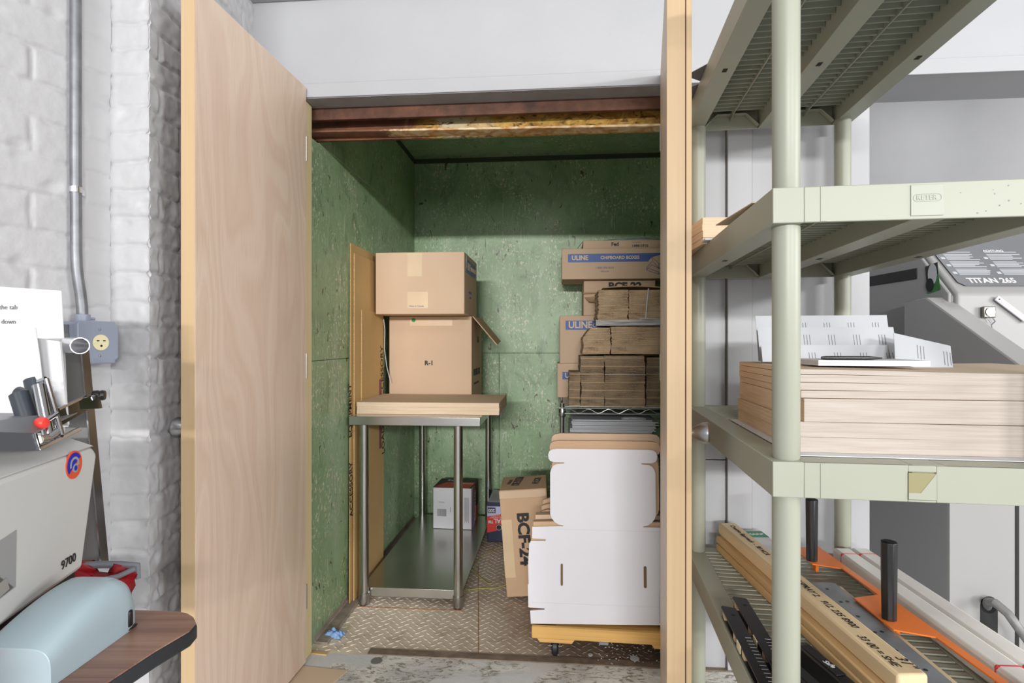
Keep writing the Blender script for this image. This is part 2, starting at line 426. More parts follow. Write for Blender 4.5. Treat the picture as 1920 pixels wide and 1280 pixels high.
# front wall: header across everything
HB = 2.093
struct(MB().box(-1.5, 3.4, FY, 2.05, HB+.006, 3.2).build('wall_front', M['white']))
struct(MB().box(-1.5, 3.4, FY-.006, FY, HB+.0, HB+.052).build('trim_1', M['white'], bevel=.002))
struct(MB().box(.30, 3.4, 2.05, 2.2, HB+.006, 3.2).build('wall_front_inner', M['white']))
struct(MB().box(-1.22, XL-.003, FY+.002, 2.06, 0, HB).build('wall_front_left', M['white']))
struct(MB().box(-1.3, 3.4, FY-.035, FY, 2.455, 2.53).build('shade_ledge', M['white'], bevel=.004))  # ledge added so its underside makes a dark band along the top
struct(MB().box(-.98, .40, FY, 2.055, HB-.002, HB+.006).build('trim_3', M['greysoffit']))
struct(MB().box(-.98, .45, 2.055, 2.075, 2.045, HB+.006).build('trim_4', M['brownrust'], bevel=.002))
struct(MB().box(-.98, .45, 2.125, 2.14, 1.99, 2.10).build('trim_5', M['rust']))
struct(MB().hexa([(-.98, 2.065, 2.003), (.45, 2.065, 1.984), (.45, 2.125, 1.984), (-.98, 2.125, 2.003)], [(-.98, 2.065, 2.0105), (.45, 2.065, 1.993), (.45, 2.125, 1.993), (-.98, 2.125, 2.0105)]).build('trim_6', M['rustlip'], bevel=.001))
struct(MB().box(-.98, .85, 2.14, 2.16, 2.012, ZC).build('wall_cabin_front', M['green']))
mb = MB()
mb.box(XL-.003, XL+.018, FY+.0, 2.035, 0, 2.09)
struct(mb.build('trim_7', M['jamb'], bevel=.003))
mb = MB()
for z in (.32, 1.36, .52): mb.cyl((XL+.006, FY-.0004, z), (XL+.006, FY+.001, z), .010, n=14)
struct(mb.build('trim_12', plain('wood knot', (140, 92, 52), .6)))
struct(MB().box(XL-.03, XL+.003, 2.036, 2.045, 0, 1.985).build('trim_8', plain('dark shaft edge', (72, 56, 48), .5, .3), bevel=.002))
struct(MB().box(.385, .40, FY+.002, 2.06, 0, HB).build('trim_13', M['jamb']))
struct(MB().box(.40, .85, 2.12, 2.16, 0, 2.0).build('wall_cabin_return', M['green']))
# infill panels to the right of the doors, behind the shelving
xs = [.40, .612, .70, .86, 1.0]
ys = [2.055, 2.04, 2.05, 2.045]
for i in range(4):
    mb = MB()
    if i == 0: mb.box(xs[i]+.001, xs[i+1]-.0015, ys[i], 2.10, 0, .758).box(xs[i]+.001, xs[i+1]-.0015, ys[i], 2.10, .761, HB)
    else: mb.box(xs[i]+.001, xs[i+1]-.001, ys[i], 2.10, 0, HB)
    struct(mb.build('wall_right_%d' % (i+1), M['white'], bevel=.002))
struct(MB().box(1.0, 1.08, 2.0, 2.18, 0, HB).build('wall_right_5', M['white'], bevel=.003))
struct(MB().box(.40, 1.0, 2.10, 2.118, 0, HB).build('wall_right_6', M['blackm']))
struct(MB().box(.9, 4.2, 4.2, 4.25, 0, 3.2).build('wall_far', M['greywall']))
struct(MB().box(.88, .9, 2.18, 4.2, 0, 3.2).build('wall_far_left', M['greywall']))
# painted brick: relief modelled in the mesh
def brickwall(name, p0, p1, z0, z1, course=.076, blen=.21, ph=0, step=.006, rough=1.0, inset=.006):
    p0, p1 = Vector(p0), Vector(p1); L = (p1-p0).length; d = (p1-p0)/L; n = Vector((d.y, -d.x, 0))
    nu, nv = max(2, int(L/step)), int((z1-z0)/step); vs = []; fs = []
    for j in range(nv+1):
        z = z0+(z1-z0)*j/nv
        for i in range(nu+1):
            u = L*i/nu
            q = Vector((u*3+ph, z*3, 0)); wob = noise.noise(q*2.2)*.012+noise.noise(q*9)*.005
            zz = z+wob; r = math.floor(zz/course); fz = abs(zz/course-r-.5)*2*course/2
            uu = u+ph+(blen/2 if r % 2 else 0)+noise.noise(q*5+Vector((9, 3, 1)))*.006
            c = math.floor(uu/blen); fu = abs(uu/blen-c-.5)*2*blen/2
            dz = course/2-fz; du = blen/2-fu; e = min(dz, du)
            g = max(0, 1-e/.0085); g = g*g*(3-2*g)
            mm = noise.noise(Vector((u*9+ph, z*9, 4)))
            hgt = -g*inset*(.55+.9*max(0, mm+.35)) + noise.noise(Vector((c*7.3, r*3.1, ph)))*.0035
            hgt += rough*(noise.noise(Vector((u*38, z*38, ph)))*.0012+noise.noise(Vector((u*90, z*90, 2)))*.0005)
            hgt += -.004*max(0, noise.noise(Vector((u*14, z*30, ph+5)))-.32)*(2+rough)
            vs.append(p0+d*u+n*hgt+Vector((0, 0, z)))
    for j in range(nv):
        for i in range(nu):
            a = j*(nu+1)+i; fs.append((a, a+1, a+nu+2, a+nu+1))
    o = MB().add(vs, fs).build(name, M['brick'], smooth=False)
    for p in o.data.polygons: p.use_smooth = True
    return struct(o)
WL0 = Vector((-1.412, .194, 0)); WL1 = Vector((-1.155, 1.335, 0))
brickwall('wall_left', WL0, WL1, 0, 2.7, .085, .235, 0.07, .0058, .8, .0046)
brickwall('wall_left_pier', (-1.157, 1.335, 0), (-1.050, 1.337, 0), 0, 2.7, .072, 3.0, .75, .005, 1.3, .0052)
brickwall('wall_left_pier_side', (-1.050, 1.336, 0), (-1.135, 1.975, 0), 0, 2.7, .072, .20, .05, .006, 2.4, .007)
# ---------------------------------------------------------------- doors
def door(name, hinge, outer, thick, z0, z1, side, kz):
    """hinge/outer: ends of the room-opening face; side +1 when the slab lies to the right of that face seen from the room"""
    hx, hy = hinge; ox, oy = outer; L = math.hypot(ox-hx, oy-hy); a = math.atan2(oy-hy, ox-hx)
    r = bpy.data.objects.new(name, None); link(r); r.location = (hx, hy, 0); r.rotation_euler = (0, 0, a); struct(r)
    y0, y1 = (0, thick) if side > 0 else (-thick, 0)
    bx('veneer_face', 0, L-.003, y0, y1, z0, z1, M['ply'], r, .001)
    bx('edge_band', L-.003, L, y0, y1, z0, z1, M['pine'], r, .001)
    k = MB(); s = side; yy = y1 if side > 0 else y0
    k.lathe([(.024, 0), (.026, .004*s), (.012, .007*s), (.011, .018*s), (.016, .028*s), (.026, .045*s), (.0275, .056*s), (.024, .061*s), (.006, .062*s)], (L-.06, yy, kz), 'Y')
    k.build('door_knob', M['satin'], r, smooth=True)
    k = MB()
    for z in (.25, 1.1, 1.9): k.cyl((-.002, 0, z-.045), (-.002, 0, z+.045), .003, n=10)
    k.build('hinge', M['satin'], r)
    return r, L
dl = at(365, 640, 1.355); dlh = at(574, 640, 1.955)
d1, L1 = door('door_1', (dlh.x, 1.955), (dl.x, 1.355), .039, .01, 2.125, -1, .957)
dr = at(1250, 640, 1.36); drh = at(1236, 640, 1.955)
d2, L2 = door('door_2', (drh.x+.004, 1.955), (dr.x, 1.36), .043, .01, 2.125, 1, .962)
bx('astragal', L2-.06, L2-.012, .046, .059, .01, 2.125, M['pine'], d2, .001)

# ---------------------------------------------------------------- conduit and outlet on the brick
wd = (WL1-WL0).normalized(); wn = Vector((wd.y, -wd.x, 0))
def onwall(u, v, off):      # point of the brick wall's plane seen at a pixel, moved off the wall
    r = Vector(ray(u, v)); P0 = WL0+wn*off; t = (P0.dot(wn))/r.dot(wn); p = r*t; return Vector((p.x, p.y, H+p.z))
t = thing('conduit', 'galvanised steel conduit running down the painted brick wall to the outlet box', 'pipe', tuple(onwall(141, 300, .0)))
L0 = Vector(t.location)
pts = [onwall(142, -160, .016), onwall(142, 100, .016), onwall(142, 300, .016), onwall(143, 470, .016)]
for a, b in ((144, 500), (147, 525), (151, 550), (154, 575), (155, 606)): pts.append(onwall(a, b, .018+(b-470)/136*.006))
MB().tube([p-L0 for p in pts], .0118, 16).build('pipe', M['emt'], t, smooth=True)
p = onwall(142, 356, .016)-L0
MB().pipe(p-Vector((0, 0, .007)), p+Vector((0, 0, .007)), .0132, .0120).add([p+wd*.012+wn*-.004+Vector((0, 0, -.007)), p+wd*.03-wn*.012+Vector((0, 0, -.007)), p+wd*.03-wn*.012+Vector((0, 0, .007)), p+wd*.012-wn*.004+Vector((0, 0, .007))], [(0, 1, 2, 3)]).build('pipe_strap', M['chrome'], t)
p = pts[-1]-L0
MB().pipe(p-Vector((0, 0, .006)), p+Vector((0, 0, .022)), .0155, .012).cyl(p+Vector((0, 0, .012)), p+Vector((0, 0, .012))+wd*.026+wn*.004, .0035, n=10).build('connector', M['bluegrey'], t, .001)
bo = onwall(182, 642, .055)
t = thing('outlet_box', 'blue grey steel outlet box with a round ivory socket at the foot of the conduit', 'outlet', tuple(bo), (0, 0, math.atan2(wd.y, wd.x)))
hw = .048
MB().box(-hw, hw, 0, .055, -.05, .05).build('box', M['bluegrey'], t, .006, 3)
ply = [(-hw+.004, -.052), (hw-.008, -.052), (hw-.008, -.044), (hw, -.040), (hw, .040), (hw-.008, .044), (hw-.008, .052), (-hw+.004, .052), (-hw-.003, .046), (-hw-.003, -.046)]
MB().prism(ply, lambda a, b: (a, -.008, b), lambda a, b: (a, .0, b)).build('cover_plate', M['bluegrey'], t, .003, 3)
MB().cyl((.002, -.0115, .0), (.002, -.008, .0), .0195, n=30).build('socket', M['ivory'], t, .001)
MB().box(-.009, -.003, -.0122, -.0114, .003, .006).box(.006, .012, -.0122, -.0114, .003, .006).cyl((.002, -.0122, -.008), (.002, -.0114, -.008), .0028, n=10).build('socket_hole', M['black'], t)
for z in (.032, -.032): MB().lathe([(.0036, 0), (.003, -.002), (.001, -.003)], (0, -.008, z), 'Y', 12).build('screw', M['chrome'], t)
bj = onwall(128, 632, .03)
t = thing('junction_box', 'plain grey junction box directly left of the blue grey outlet box', 'electrical box', tuple(bj), (0, 0, math.atan2(wd.y, wd.x)))
MB().box(-.034, .018, -.002, .03, -.05, .03).build('box', M['emt'], t, .002)
MB().cyl((-.006, -.0035, -.002), (-.006, -.002, -.002), .012, n=24).build('knockout', M['machd'], t, .0005)

# ---------------------------------------------------------------- laminate table, bottom left
t = thing('laminate_table', 'walnut laminate table with black rubber edge in the left foreground', 'table', tuple(cw(-.62, .8)), (0, 0, YAW))
def tb(u, v, z=.74):        # outline of the top in the table's own axes
    p = az(u, v, z)-Vector(t.location); return (p.x*CY+p.y*SY, -p.x*SY+p.y*CY)
c0 = tb(366, 1166); bk = tb(250, 1143); fr = tb(180, 1292)
out = [(-.75, bk[1]+.01), bk, (tb(335, 1146)), tb(352, 1150), tb(363, 1157), tb(367, 1168), tb(355, 1182), tb(290, 1220), fr, (fr[0]-.16, fr[1]-.3), (-.75, fr[1]-.3)]
MB().prism(out, lambda a, b: (a, b, .738), lambda a, b: (a, b, .74)).build('laminate_top', M['laminate'], t)
MB().prism([(a+.002*(1 if a > -.3 else 0), b) for a, b in out], lambda a, b: (a, b, .715), lambda a, b: (a, b, .7385)).build('edge_band', M['rubber'], t, .003)
for x, y in ((-.02, .05), (-.02, -.55), (-.65, .05), (-.65, -.55)):
    MB().cyl((x, y, 0), (x, y, .715), .014, n=14).build('leg', M['blackm'], t)
MB().cyl((.03, -.02, .68), (.03, -.02, .715), .03, n=20).build('leg_socket', M['laminate'], t)

# pale blue desktop appliance (rounded, electric)
q = cw(-.650, .80, .7402)
t = thing('electric_stapler', 'pale blue rounded desktop stapler standing on the laminate table', 'stapler', tuple(q), (0, 0, YAW+R(-2)))
mb = MB(); ns = 14
prof = []
for k in range(ns+1):
    f = k/ns; y = -.085+.160*f
    h = .050+.035*math.sin(min(1, f*1.25)*math.pi/2) - (.0 if f < .85 else (f-.85)**2*1.4)
    wd_ = .054 if f < .9 else .054-(f-.9)*.06
    prof.append((y, h, wd_))
vs = []; K = 22
for y, h, ww in prof:
    for i in range(K):
        a = math.pi*i/(K-1); cx = math.cos(a); sx_ = math.sin(a)
        e = .42
        vs.append((-math.copysign(abs(cx)**e, cx)*ww, y, (abs(sx_)**e)*h))
fs = [(j*K+i, j*K+i+1, (j+1)*K+i+1, (j+1)*K+i) for j in range(ns) for i in range(K-1)]
fs += [tuple(range(K)), tuple(range(ns*K, ns*K+K))]
mb.add(vs, fs)
o = mb.build('housing', M['sblue'], t, .006, 4)
MB().box(.050, .0562, .052, .062, .006, .032).build('paper_slot', M['black'], t, .003)
MB().box(-.054, .054, -.084, .074, 0, .004).build('base_plate', M['black'], t, .002)

# ---------------------------------------------------------------- "9700" machine on the left
FM = Vector((-.757, 1.0)); fd = Vector((.21, -1)).normalized()   # face line: far end and direction to the near end
ang = math.atan2(fd.y, fd.x)
q = cw(FM.x, FM.y, 0)
t = thing('paper_machine', 'light grey bench machine marked 9700 with roller clamp on top, left edge', 'machine', tuple(q), (0, 0, ang+YAW))
# local: +x towards the viewer along the face, -y out of the face to the right... face plane y=0
Lm = .52
def tr(poly, y0, y1, m, name, bev=.004, par=None): return MB().prism(poly, lambda a, b: (a, y0, b), lambda a, b: (a, y1, b)).build(name, m, par or t, bev, 3)
sidep = [(.043, .795), (Lm, .795), (Lm, 1.0), (.008, 1.0), (-.006, .985)]
sgn = -1     # body lies on the -y side (towards the wall)
tr(sidep, 0, sgn*.30, M['mach'], 'housing', .008)
MB().hexa([(0, 0, 1.0), (0, -.3, 1.0), (Lm, -.3, 1.0), (Lm, 0, 1.0)][::-1], [(.01, -.045, 1.022), (.01, -.3, 1.022), (Lm, -.3, 1.022), (Lm, -.045, 1.022)][::-1]).build('lid', M['mach'], t, .004)
MB().box(.06, Lm, -.29, -.004, .785, .796).build('black_gasket', M['black'], t)
MB().box(.09, Lm, -.28, -.0, .765, .785).build('red_stripe', plain('red enamel', (226, 60, 40), .4), t, .002)
MB().box(.10, Lm, -.27, .0, .742, .766).build('base', M['mach'], t, .003)
def face(u, v):      # local x,z on the machine face
    r = Vector(ray(u, v)); o_ = Vector(t.location); nx = Vector((-math.sin(ang+YAW), math.cos(ang+YAW), 0)); tt = (Vector((o_.x, o_.y, 0)).dot(nx))/r.dot(nx)
    p = r*tt; d = Vector((math.cos(ang+YAW), math.sin(ang+YAW), 0)); return ((p-Vector((o_.x, o_.y, 0))).dot(d), H+p.z)
cx, cz = face(138, 871); rr = .0235
MB().cyl((cx, .0012, cz), (cx, -.001, cz), rr, n=40).build('round_badge', plain('badge orange', (226, 84, 48), .4), t)
def arc(r0, r1, a0, a1, n=24): return [(cx+r0*math.cos(R(a0+(a1-a0)*i/n)), cz+r0*math.sin(R(a0+(a1-a0)*i/n))) for i in range(n+1)]+[(cx+r1*math.cos(R(a1-(a1-a0)*i/n)), cz+r1*math.sin(R(a1-(a1-a0)*i/n))) for i in range(n+1)]
YB_ = plain('badge blue', (34, 30, 170), .4); GB = plain('badge grey', (150, 160, 168), .4)
def disc(poly, m, d): MB().prism(poly, lambda a, b: (a, d, b), lambda a, b: (a, 0, b)).build('badge_print', m, t)
disc(arc(.0205, .0001, -40, 150), YB_, .0017)
disc(arc(.0135, .0095, -20, 190), GB, .0021)
disc([(cx-.002+.0075*math.cos(R(a)), cz-.006+.0075*math.sin(R(a))) for a in range(0, 360, 15)], GB, .0023)
disc([(cx-.002+.0045*math.cos(R(a)), cz-.006+.0045*math.sin(R(a))) for a in range(0, 360, 15)], YB_, .0026)
fx0, fz0 = face(113, 1062)
text('9700', .021, M['ink'], t, (fx0, .0015, fz0), (R(90), 0, R(180)), sx=1.0)
ra = face(30, 993); rb = face(28, 1100)
ply = [(ra[0], ra[1]), (ra[0]+.11, ra[1]-.012), (ra[0]+.11, rb[1]-.01), (rb[0], rb[1])]
MB().prism(ply, lambda a, b: (a, .001, b), lambda a, b: (a, -.002, b)).build('recess', M['titans'], t)
MB().prism([(rb[0]+.006, rb[1]+.002), (ra[0]+.06, ra[1]-.03), (ra[0]+.11, ra[1]-.06), (ra[0]+.11, rb[1]-.008)], lambda a, b: (a, .002, b), lambda a, b: (a, 0, b)).build('recess_shade', plain('recess shade charcoal', (90, 88, 86), .5), t)  # flat dark patch painting the shade inside the recess
MB().prism([(rb[0]+.016, rb[1]+.004), (rb[0]+.022, rb[1]+.022), (rb[0]+.05, rb[1]+.018), (rb[0]+.05, rb[1]-.002)], lambda a, b: (a, .003, b), lambda a, b: (a, 0, b)).build('rating_plate', plain('rating plate', (150, 146, 140), .4), t)
# everything above and behind the lid is laid out in view-square axes about one origin
def CL(u, v, Z): return Vector(((u-960)/F*Z, Z, H+(640-v)/F*Z))
def child(mb, name, m, bev=0, smooth=False):
    o = mb.build(name, m, t, bev, smooth=smooth); mi = Matrix.Translation(t.location) @ Matrix.Rotation(ang+YAW, 4, 'Z')
    o.data.transform(mi.inverted() @ Matrix.Rotation(YAW, 4, 'Z')); return o
def quad(pts, th, n):      # slab from four points, thickened along n
    n = Vector(n)*th; a = [Vector(p) for p in pts]; return MB().hexa(a, [p+n for p in a])
# upright steel plate behind the housing
child(quad([CL(118, 655, 1.12), CL(151, 655, 1.12), CL(188, 1058, 1.09), CL(128, 1058, 1.09)], .012, (0, 1, 0)), 'upright_plate', M['machd'], .001)
child(quad([CL(150, 655, 1.118), CL(153, 655, 1.118), CL(190, 1058, 1.088), CL(187, 1058, 1.088)], .02, (0, 1, 0)), 'upright_edge', M['chrome'])
child(MB().pipe(CL(150, 648, 1.0), CL(90, 645, 1.16), .0150, .0135), 'chrome_tube', M['chrome'], 0, True)
# channel bracket and slide rail
A = [CL(-160, 848, .66), CL(72, 845, .84), CL(62, 812, .84), CL(-160, 806, .66)]
child(quad(A, .004, (0, 1, 0)), 'channel_front', plain('dark channel steel', (104, 108, 114), .4, .4), .001)
A = [CL(-160, 806, .66), CL(62, 812, .84), CL(150, 770, 1.0), CL(-60, 770, .98)]
child(quad(A, .003, (0, 0, -1)), 'channel_top', plain('channel steel', (140, 142, 146), .4, .4), .001)
A = [CL(72, 845, .84), CL(150, 806, 1.0), CL(146, 800, 1.0), CL(69, 838, .84)]
child(quad(A, .004, (1, 0, 0)), 'channel_foot', M['chrome'], .001)
child(quad([CL(62, 812, .84), CL(72, 845, .84), CL(75, 845, .84), CL(66, 812, .84)], .004, (0, 1, 0)), 'channel_lip', M['chrome'], .0008)
child(quad([CL(104, 766, .93), CL(112, 798, .93), CL(160, 770, 1.02), CL(156, 742, 1.02)], .006, (0, 1, 0)), 'slide_rail', plain('polished dark steel', (96, 86, 78), .2, .9), .001)
child(quad([CL(104, 766, .928), CL(105, 770, .928), CL(157, 745, 1.018), CL(156, 741, 1.018)], .008, (0, 1, 0)), 'rail_edge', M['chrome'])
child(quad([CL(146, 748, 1.0), CL(150, 768, 1.0), CL(185, 766, 1.04), CL(180, 742, 1.04)], .01, (0, 1, 0)), 'rail_clamp', M['chrome'], .003)
child(MB().cyl(CL(170, 747, 1.03), CL(180, 743, 1.05), .005), 'knob_shaft', M['chrome'], 0, True)
p = CL(184, 741, 1.055); mb = MB(); mb.T = Matrix.Translation(p) @ Matrix.Rotation(R(20), 4, 'Z')
mb.lathe([(.005, -.010), (.0095, -.008), (.0100, 0), (.0085, .003), (.0100, .006), (.0090, .011), (.001, .012)], axis='X'); child(mb, 'black_knob', M['black'], 0, True)
child(MB().tube([CL(34, 738, .90), CL(37, 738.5, .90), CL(60, 810, .89)], [.012, .0145, .0145], 20), 'foam_roller', M['foam'], 0, True)
child(MB().cyl(CL(36, 739, .899), CL(35.4, 736.2, .8995), .0085), 'roller_cap', M['machd'], .001)
child(MB().cyl(CL(62, 712, .95), CL(84, 805, .93), .0135), 'foam_roller', M['foam'], 0, True)
child(MB().cyl(CL(72, 722, .90), CL(92, 822, .88), .0085), 'lever_shaft', M['chrome'], 0, True)
mb = MB()
a, b, c_, d_ = CL(72, 716, .91), CL(86, 710, .91), CL(116, 815, .90), CL(98, 818, .90)
for p0, p1 in ((a, b), (b, c_), (c_, d_)): mb.cyl(p0, p1, .0042, n=10)
mb.cyl(CL(78, 722, .91), CL(97, 800, .90), .004, n=10)
child(mb, 'lever_frame', M['chrome'], 0, True)
child(quad([CL(100, 725, .915), CL(82, 724, .915), CL(93, 770, .91), CL(100, 768, .91)], .001, (0, 1, 0)), 'scale_strip', M['paper'])
child(MB().cyl(CL(84, 790, .875), CL(107, 775, .90), .0038), 'lever_link', M['chrome'], 0, True)
child(MB().lathe([(.002, -.008), (.0075, -.007), (.0095, -.003), (.0095, .003), (.0075, .007), (.002, .008)], CL(78, 793, .868), 'X'), 'red_button', plain('red plastic', (236, 70, 62), .35), 0, True)
child(MB().cyl(CL(90, 820, .875), CL(108, 808, .89), .0055), 'lever_pivot', M['chrome'], 0, True)
child(MB().cyl(CL(74, 824, .85), CL(88, 822, .87), .0060), 'spring_barrel', plain('nickel', (190, 186, 176), .3, .9), 0, True)

# sheets standing behind the lever
def sheet(name, label, pts, th, m, n=(0, 1, 0), cat='paper', group=None, bend=0):
    """pts: four corners in view-square axes"""
    o_ = sum((Vector(p) for p in pts), Vector())/4; r = thing(name, label, cat, tuple(Matrix.Rotation(YAW, 3, 'Z') @ o_), YAW, group)
    nn = Vector(n).normalized(); a, b, c, d = [Vector(p)-o_ for p in pts]; N = 8; vs = []; fs = []
    for k in (0, 1):
        for j in range(N+1):
            for i in range(N+1):
                p = (a*(1-i/N)+b*(i/N))*(1-j/N)+(d*(1-i/N)+c*(i/N))*(j/N)
                vs.append(p+nn*(th*k+bend*math.sin(math.pi*j/N)))
    W1 = N+1
    for k in (0, 1):
        for j in range(N):
            for i in range(N):
                q = k*W1*W1+j*W1+i; fs.append((q, q+1, q+W1+1, q+W1))
    rim = [i for i in range(N)]+[j*W1+N for j in range(N)]+[N*W1+i for i in range(N, 0, -1)]+[j*W1 for j in range(N, 0, -1)]
    for i in range(len(rim)):
        a_, b_ = rim[i], rim[(i+1) % len(rim)]; fs.append((a_, b_, b_+W1*W1, a_+W1*W1))
    MB().add(vs, fs).build('sheet', m, r, smooth=True); return r, o_
r, o_ = sheet('instruction_sheet', 'white printed instruction sheet standing behind the plain white folder', [CL(-60, 800, 1.03), CL(128, 800, 1.03), CL(115, 545, 1.06), CL(-60, 533, 1.06)], .0015, M['paper'])
text('the tab', .0125, M['inkgrey'], r, CL(-2, 576, 1.0545)-o_, FR); text('down', .0125, M['inkgrey'], r, CL(2, 603, 1.0512)-o_, FR)
r, o_ = sheet('paper_folder', 'plain white folder leaning in front of the instruction sheet', [CL(-60, 796, .955), CL(127, 796, .955), CL(112, 640, .965), CL(-60, 615, .965)], .004, M['paper'])
r, o_ = sheet('loose_sheet', 'curled blank white sheet nearest the black foam roller', [CL(-60, 792, .935), CL(84, 788, .935), CL(66, 614, .945), CL(-60, 618, .945)], .0015, M['paper'], bend=.003)
# red bag
q = cw(-.80, 1.10, 0)
t = thing('red_bag', 'red nylon bag with grey webbing hanging behind the laminate table', 'bag', tuple(q), (0, 0, YAW))
def QL(u, v, Z): return CL(u, v, Z)-Vector((-.80, 1.10, 0))
mb = MB(); N = 10; vs = []; fs = []
for j in range(N+1):
    for i in range(N+1):
        f, g = i/N, j/N
        p = QL(140+118*f-6*g, 1062+150*g, 1.04+.06*f) + Vector((0, .018*math.sin(f*9+g*5)*(1-g*.4), .006*math.sin(f*7)))
        vs.append(p)
for j in range(N):
    for i in range(N): q_ = j*(N+1)+i; fs.append((q_, q_+1, q_+N+2, q_+N+1))
o = mb.add(vs, fs).build('bag_panel', M['redcloth'], t, smooth=True)
s_ = o.modifiers.new('s', 'SOLIDIFY'); s_.thickness = .05; s_.offset = -1
MB().tube([QL(150, 1060, 1.04), QL(190, 1058, 1.06), QL(225, 1058, 1.08), QL(257, 1060, 1.095), QL(256, 1085, 1.09)], .007, 8).tube([QL(196, 1086, 1.03), QL(222, 1080, 1.05), QL(252, 1066, 1.07)], .005, 8).build('webbing', M['greytape'], t, smooth=True)

# ---------------------------------------------------------------- stainless table in the cabin
t = thing('stainless_table', 'stainless steel worktable with undershelf standing inside the green cabin', 'table', (-.66, 2.97, 0))
def loc(x, y, z): return (x+.66, y-2.97, z)
X0, X1, Y0, Y1, ZT = -.922, -.335, 2.37, 3.55, .858
mb = MB()
mb.box(X0+.672, X1+.648, Y0-2.97+.019, Y1-2.97, ZT-.004, ZT)
mb.prism([(0, 0), (.0, -.038), (.018, -.038), (.018, -.0)], lambda a, b: (X0+.66, Y0-2.97+a, ZT+b), lambda a, b: (X1+.66, Y0-2.97+a, ZT+b))
mb.box(X1+.66-.012, X1+.66, Y0-2.97+.018, Y1-2.97, ZT-.036, ZT+.0005); mb.box(X0+.66, X0+.66+.012, Y0-2.97+.018, Y1-2.97, ZT-.036, ZT+.0005)
mb.build('tabletop', M['steel'], t, .010, 4)
for (x, y) in ((-.872, 2.425), (-.441, 2.425), (-.872, 3.5), (-.441, 3.5)):
    l_ = MB().cyl(loc(x, y, .05), loc(x, y, ZT-.006), .0205, n=28).build('leg', M['steel'], t, smooth=True)
    MB().lathe([(.021, 0), (.0235, .004), (.0235, .055), (.021, .058)], loc(x, y, 0), n=28).build('foot', M['satin'], l_, smooth=True)
    MB().lathe([(.0215, 0), (.0225, .002), (.0225, .03), (.0215, .032)], loc(x, y, ZT-.04), n=28).build('collar', M['satin'], l_, smooth=True)
mb = MB().box(-.89+.66, -.424+.66, 2.445-2.97, 3.50-2.97, .066, .070)
mb.box(-.852+.66, -.462+.66, 2.4435-2.97, 2.4455-2.97, .03, .0703)
mb.build('undershelf', M['steeldark'], t, .001)

def carton(name, label, loc_, w, d, h, rot=0, group=None, m='carton', seam=True):
    r = thing(name, label, 'box', loc_, rot, group)
    mb = MB().box(0, w, 0, d, 0, h)
    mb.build('carton_body', M[m], r, .004, 2)
    return r
def band(r, x0, x1, z0, z1, m='ublue', name='printed_band', y=-.0006):
    return MB().box(x0, x1, y, 0, z0, z1).build(name, M[m], r)
# ream on the table
t = thing('chipboard_ream', 'thick ream of brown chipboard lying on the stainless table in front of the boxes', 'paper', (-.915, 2.45, ZT+.001), R(.5))
def ream(w, d, h, par, mt, me, warp=0., n=7, name='sheets', side=None, lip=.0):
    mb = MB(); z = 0
    for k in range(n):
        hh = h/n*random.uniform(.85, 1.15) if k < n-1 else h-z
        jx, jy = random.uniform(-lip, lip), random.uniform(-lip, lip)
        NX = 10; vs = []
        for (zz) in (z, z+hh-.0003):
            for yy in (0, d):
                for i in range(NX+1):
                    x = w*i/NX; vs.append((x+jx, yy+jy, zz+warp*(k/n)*math.cos(i/NX*2*math.pi*.8)*(1 if yy == 0 else .6)))
        A = NX+1; mtop = 0
        for i in range(NX):
            mb.add([vs[q] for q in (i, i+1, A+i+1, A+i, 2*A+i, 2*A+i+1, 3*A+i+1, 3*A+i)], [(0, 3, 2, 1)], 0)
            b = [vs[q] for q in (i, i+1, A+i+1, A+i, 2*A+i, 2*A+i+1, 3*A+i+1, 3*A+i)]
            mb.add(b, [(4, 5, 6, 7)], 0); mb.add(b, [(0, 1, 5, 4), (2, 3, 7, 6)], 1)
        b = [vs[q] for q in (0, A, 3*A, 2*A)]; mb.add(b, [(0, 1, 2, 3)], 2)
        b = [vs[q] for q in (NX, A+NX, 3*A+NX, 2*A+NX)]; mb.add(b, [(0, 1, 2, 3)], 2)
        z += hh
    return mb.build(name, [mt, me, side or me], par)
ream(.655, .40, .054, t, M['kraft'], M['reamedge'], 0, 3, lip=.0015)
# carton R-1
r = carton('cardboard_box', 'brown box printed R-1 standing on the stainless table', (-.905, 2.90, ZT+.001), .450, .385, .466)
text('R-1', .034, M['ink'], r, (.195, -.0012, .215), off=.0012)
band(r, .115, .345, .415, .452, 'tape', 'tape')
MB().cyl((.135, -.0016, .446), (.135, -.0006, .446), .011, n=20).build('green_sticker', M['greensticker'], r)
SD = (R(90), 0, R(90))     # on the right-hand side face
text('PRESTIGE BOX', .05, M['ink'], r, (.4512, .06, .16), SD, off=.001, sx=.75); text('SUPERIOR PACKAGING', .016, M['ink'], r, (.4512, .07, .10), SD, sx=1.1)
text('R-1', .05, M['ink'], r, (.4512, .20, .34), SD, off=.001)
fl = MB(); fl.add([(.452, .01, .464), (.452, .375, .464), (.452+.115, .375-.03, .33), (.452+.135, -.02, .31)], [(0, 1, 2, 3)])
o = fl.build('side_flap', M['carton2'], r); s_ = o.modifiers.new('s', 'SOLIDIFY'); s_.thickness = .005
MB().tube([(.02, -.006, .0), (.01, -.010, .02), (.002, -.006, .05)], .004, 6).build('torn_edge', M['carton'], r, smooth=True)
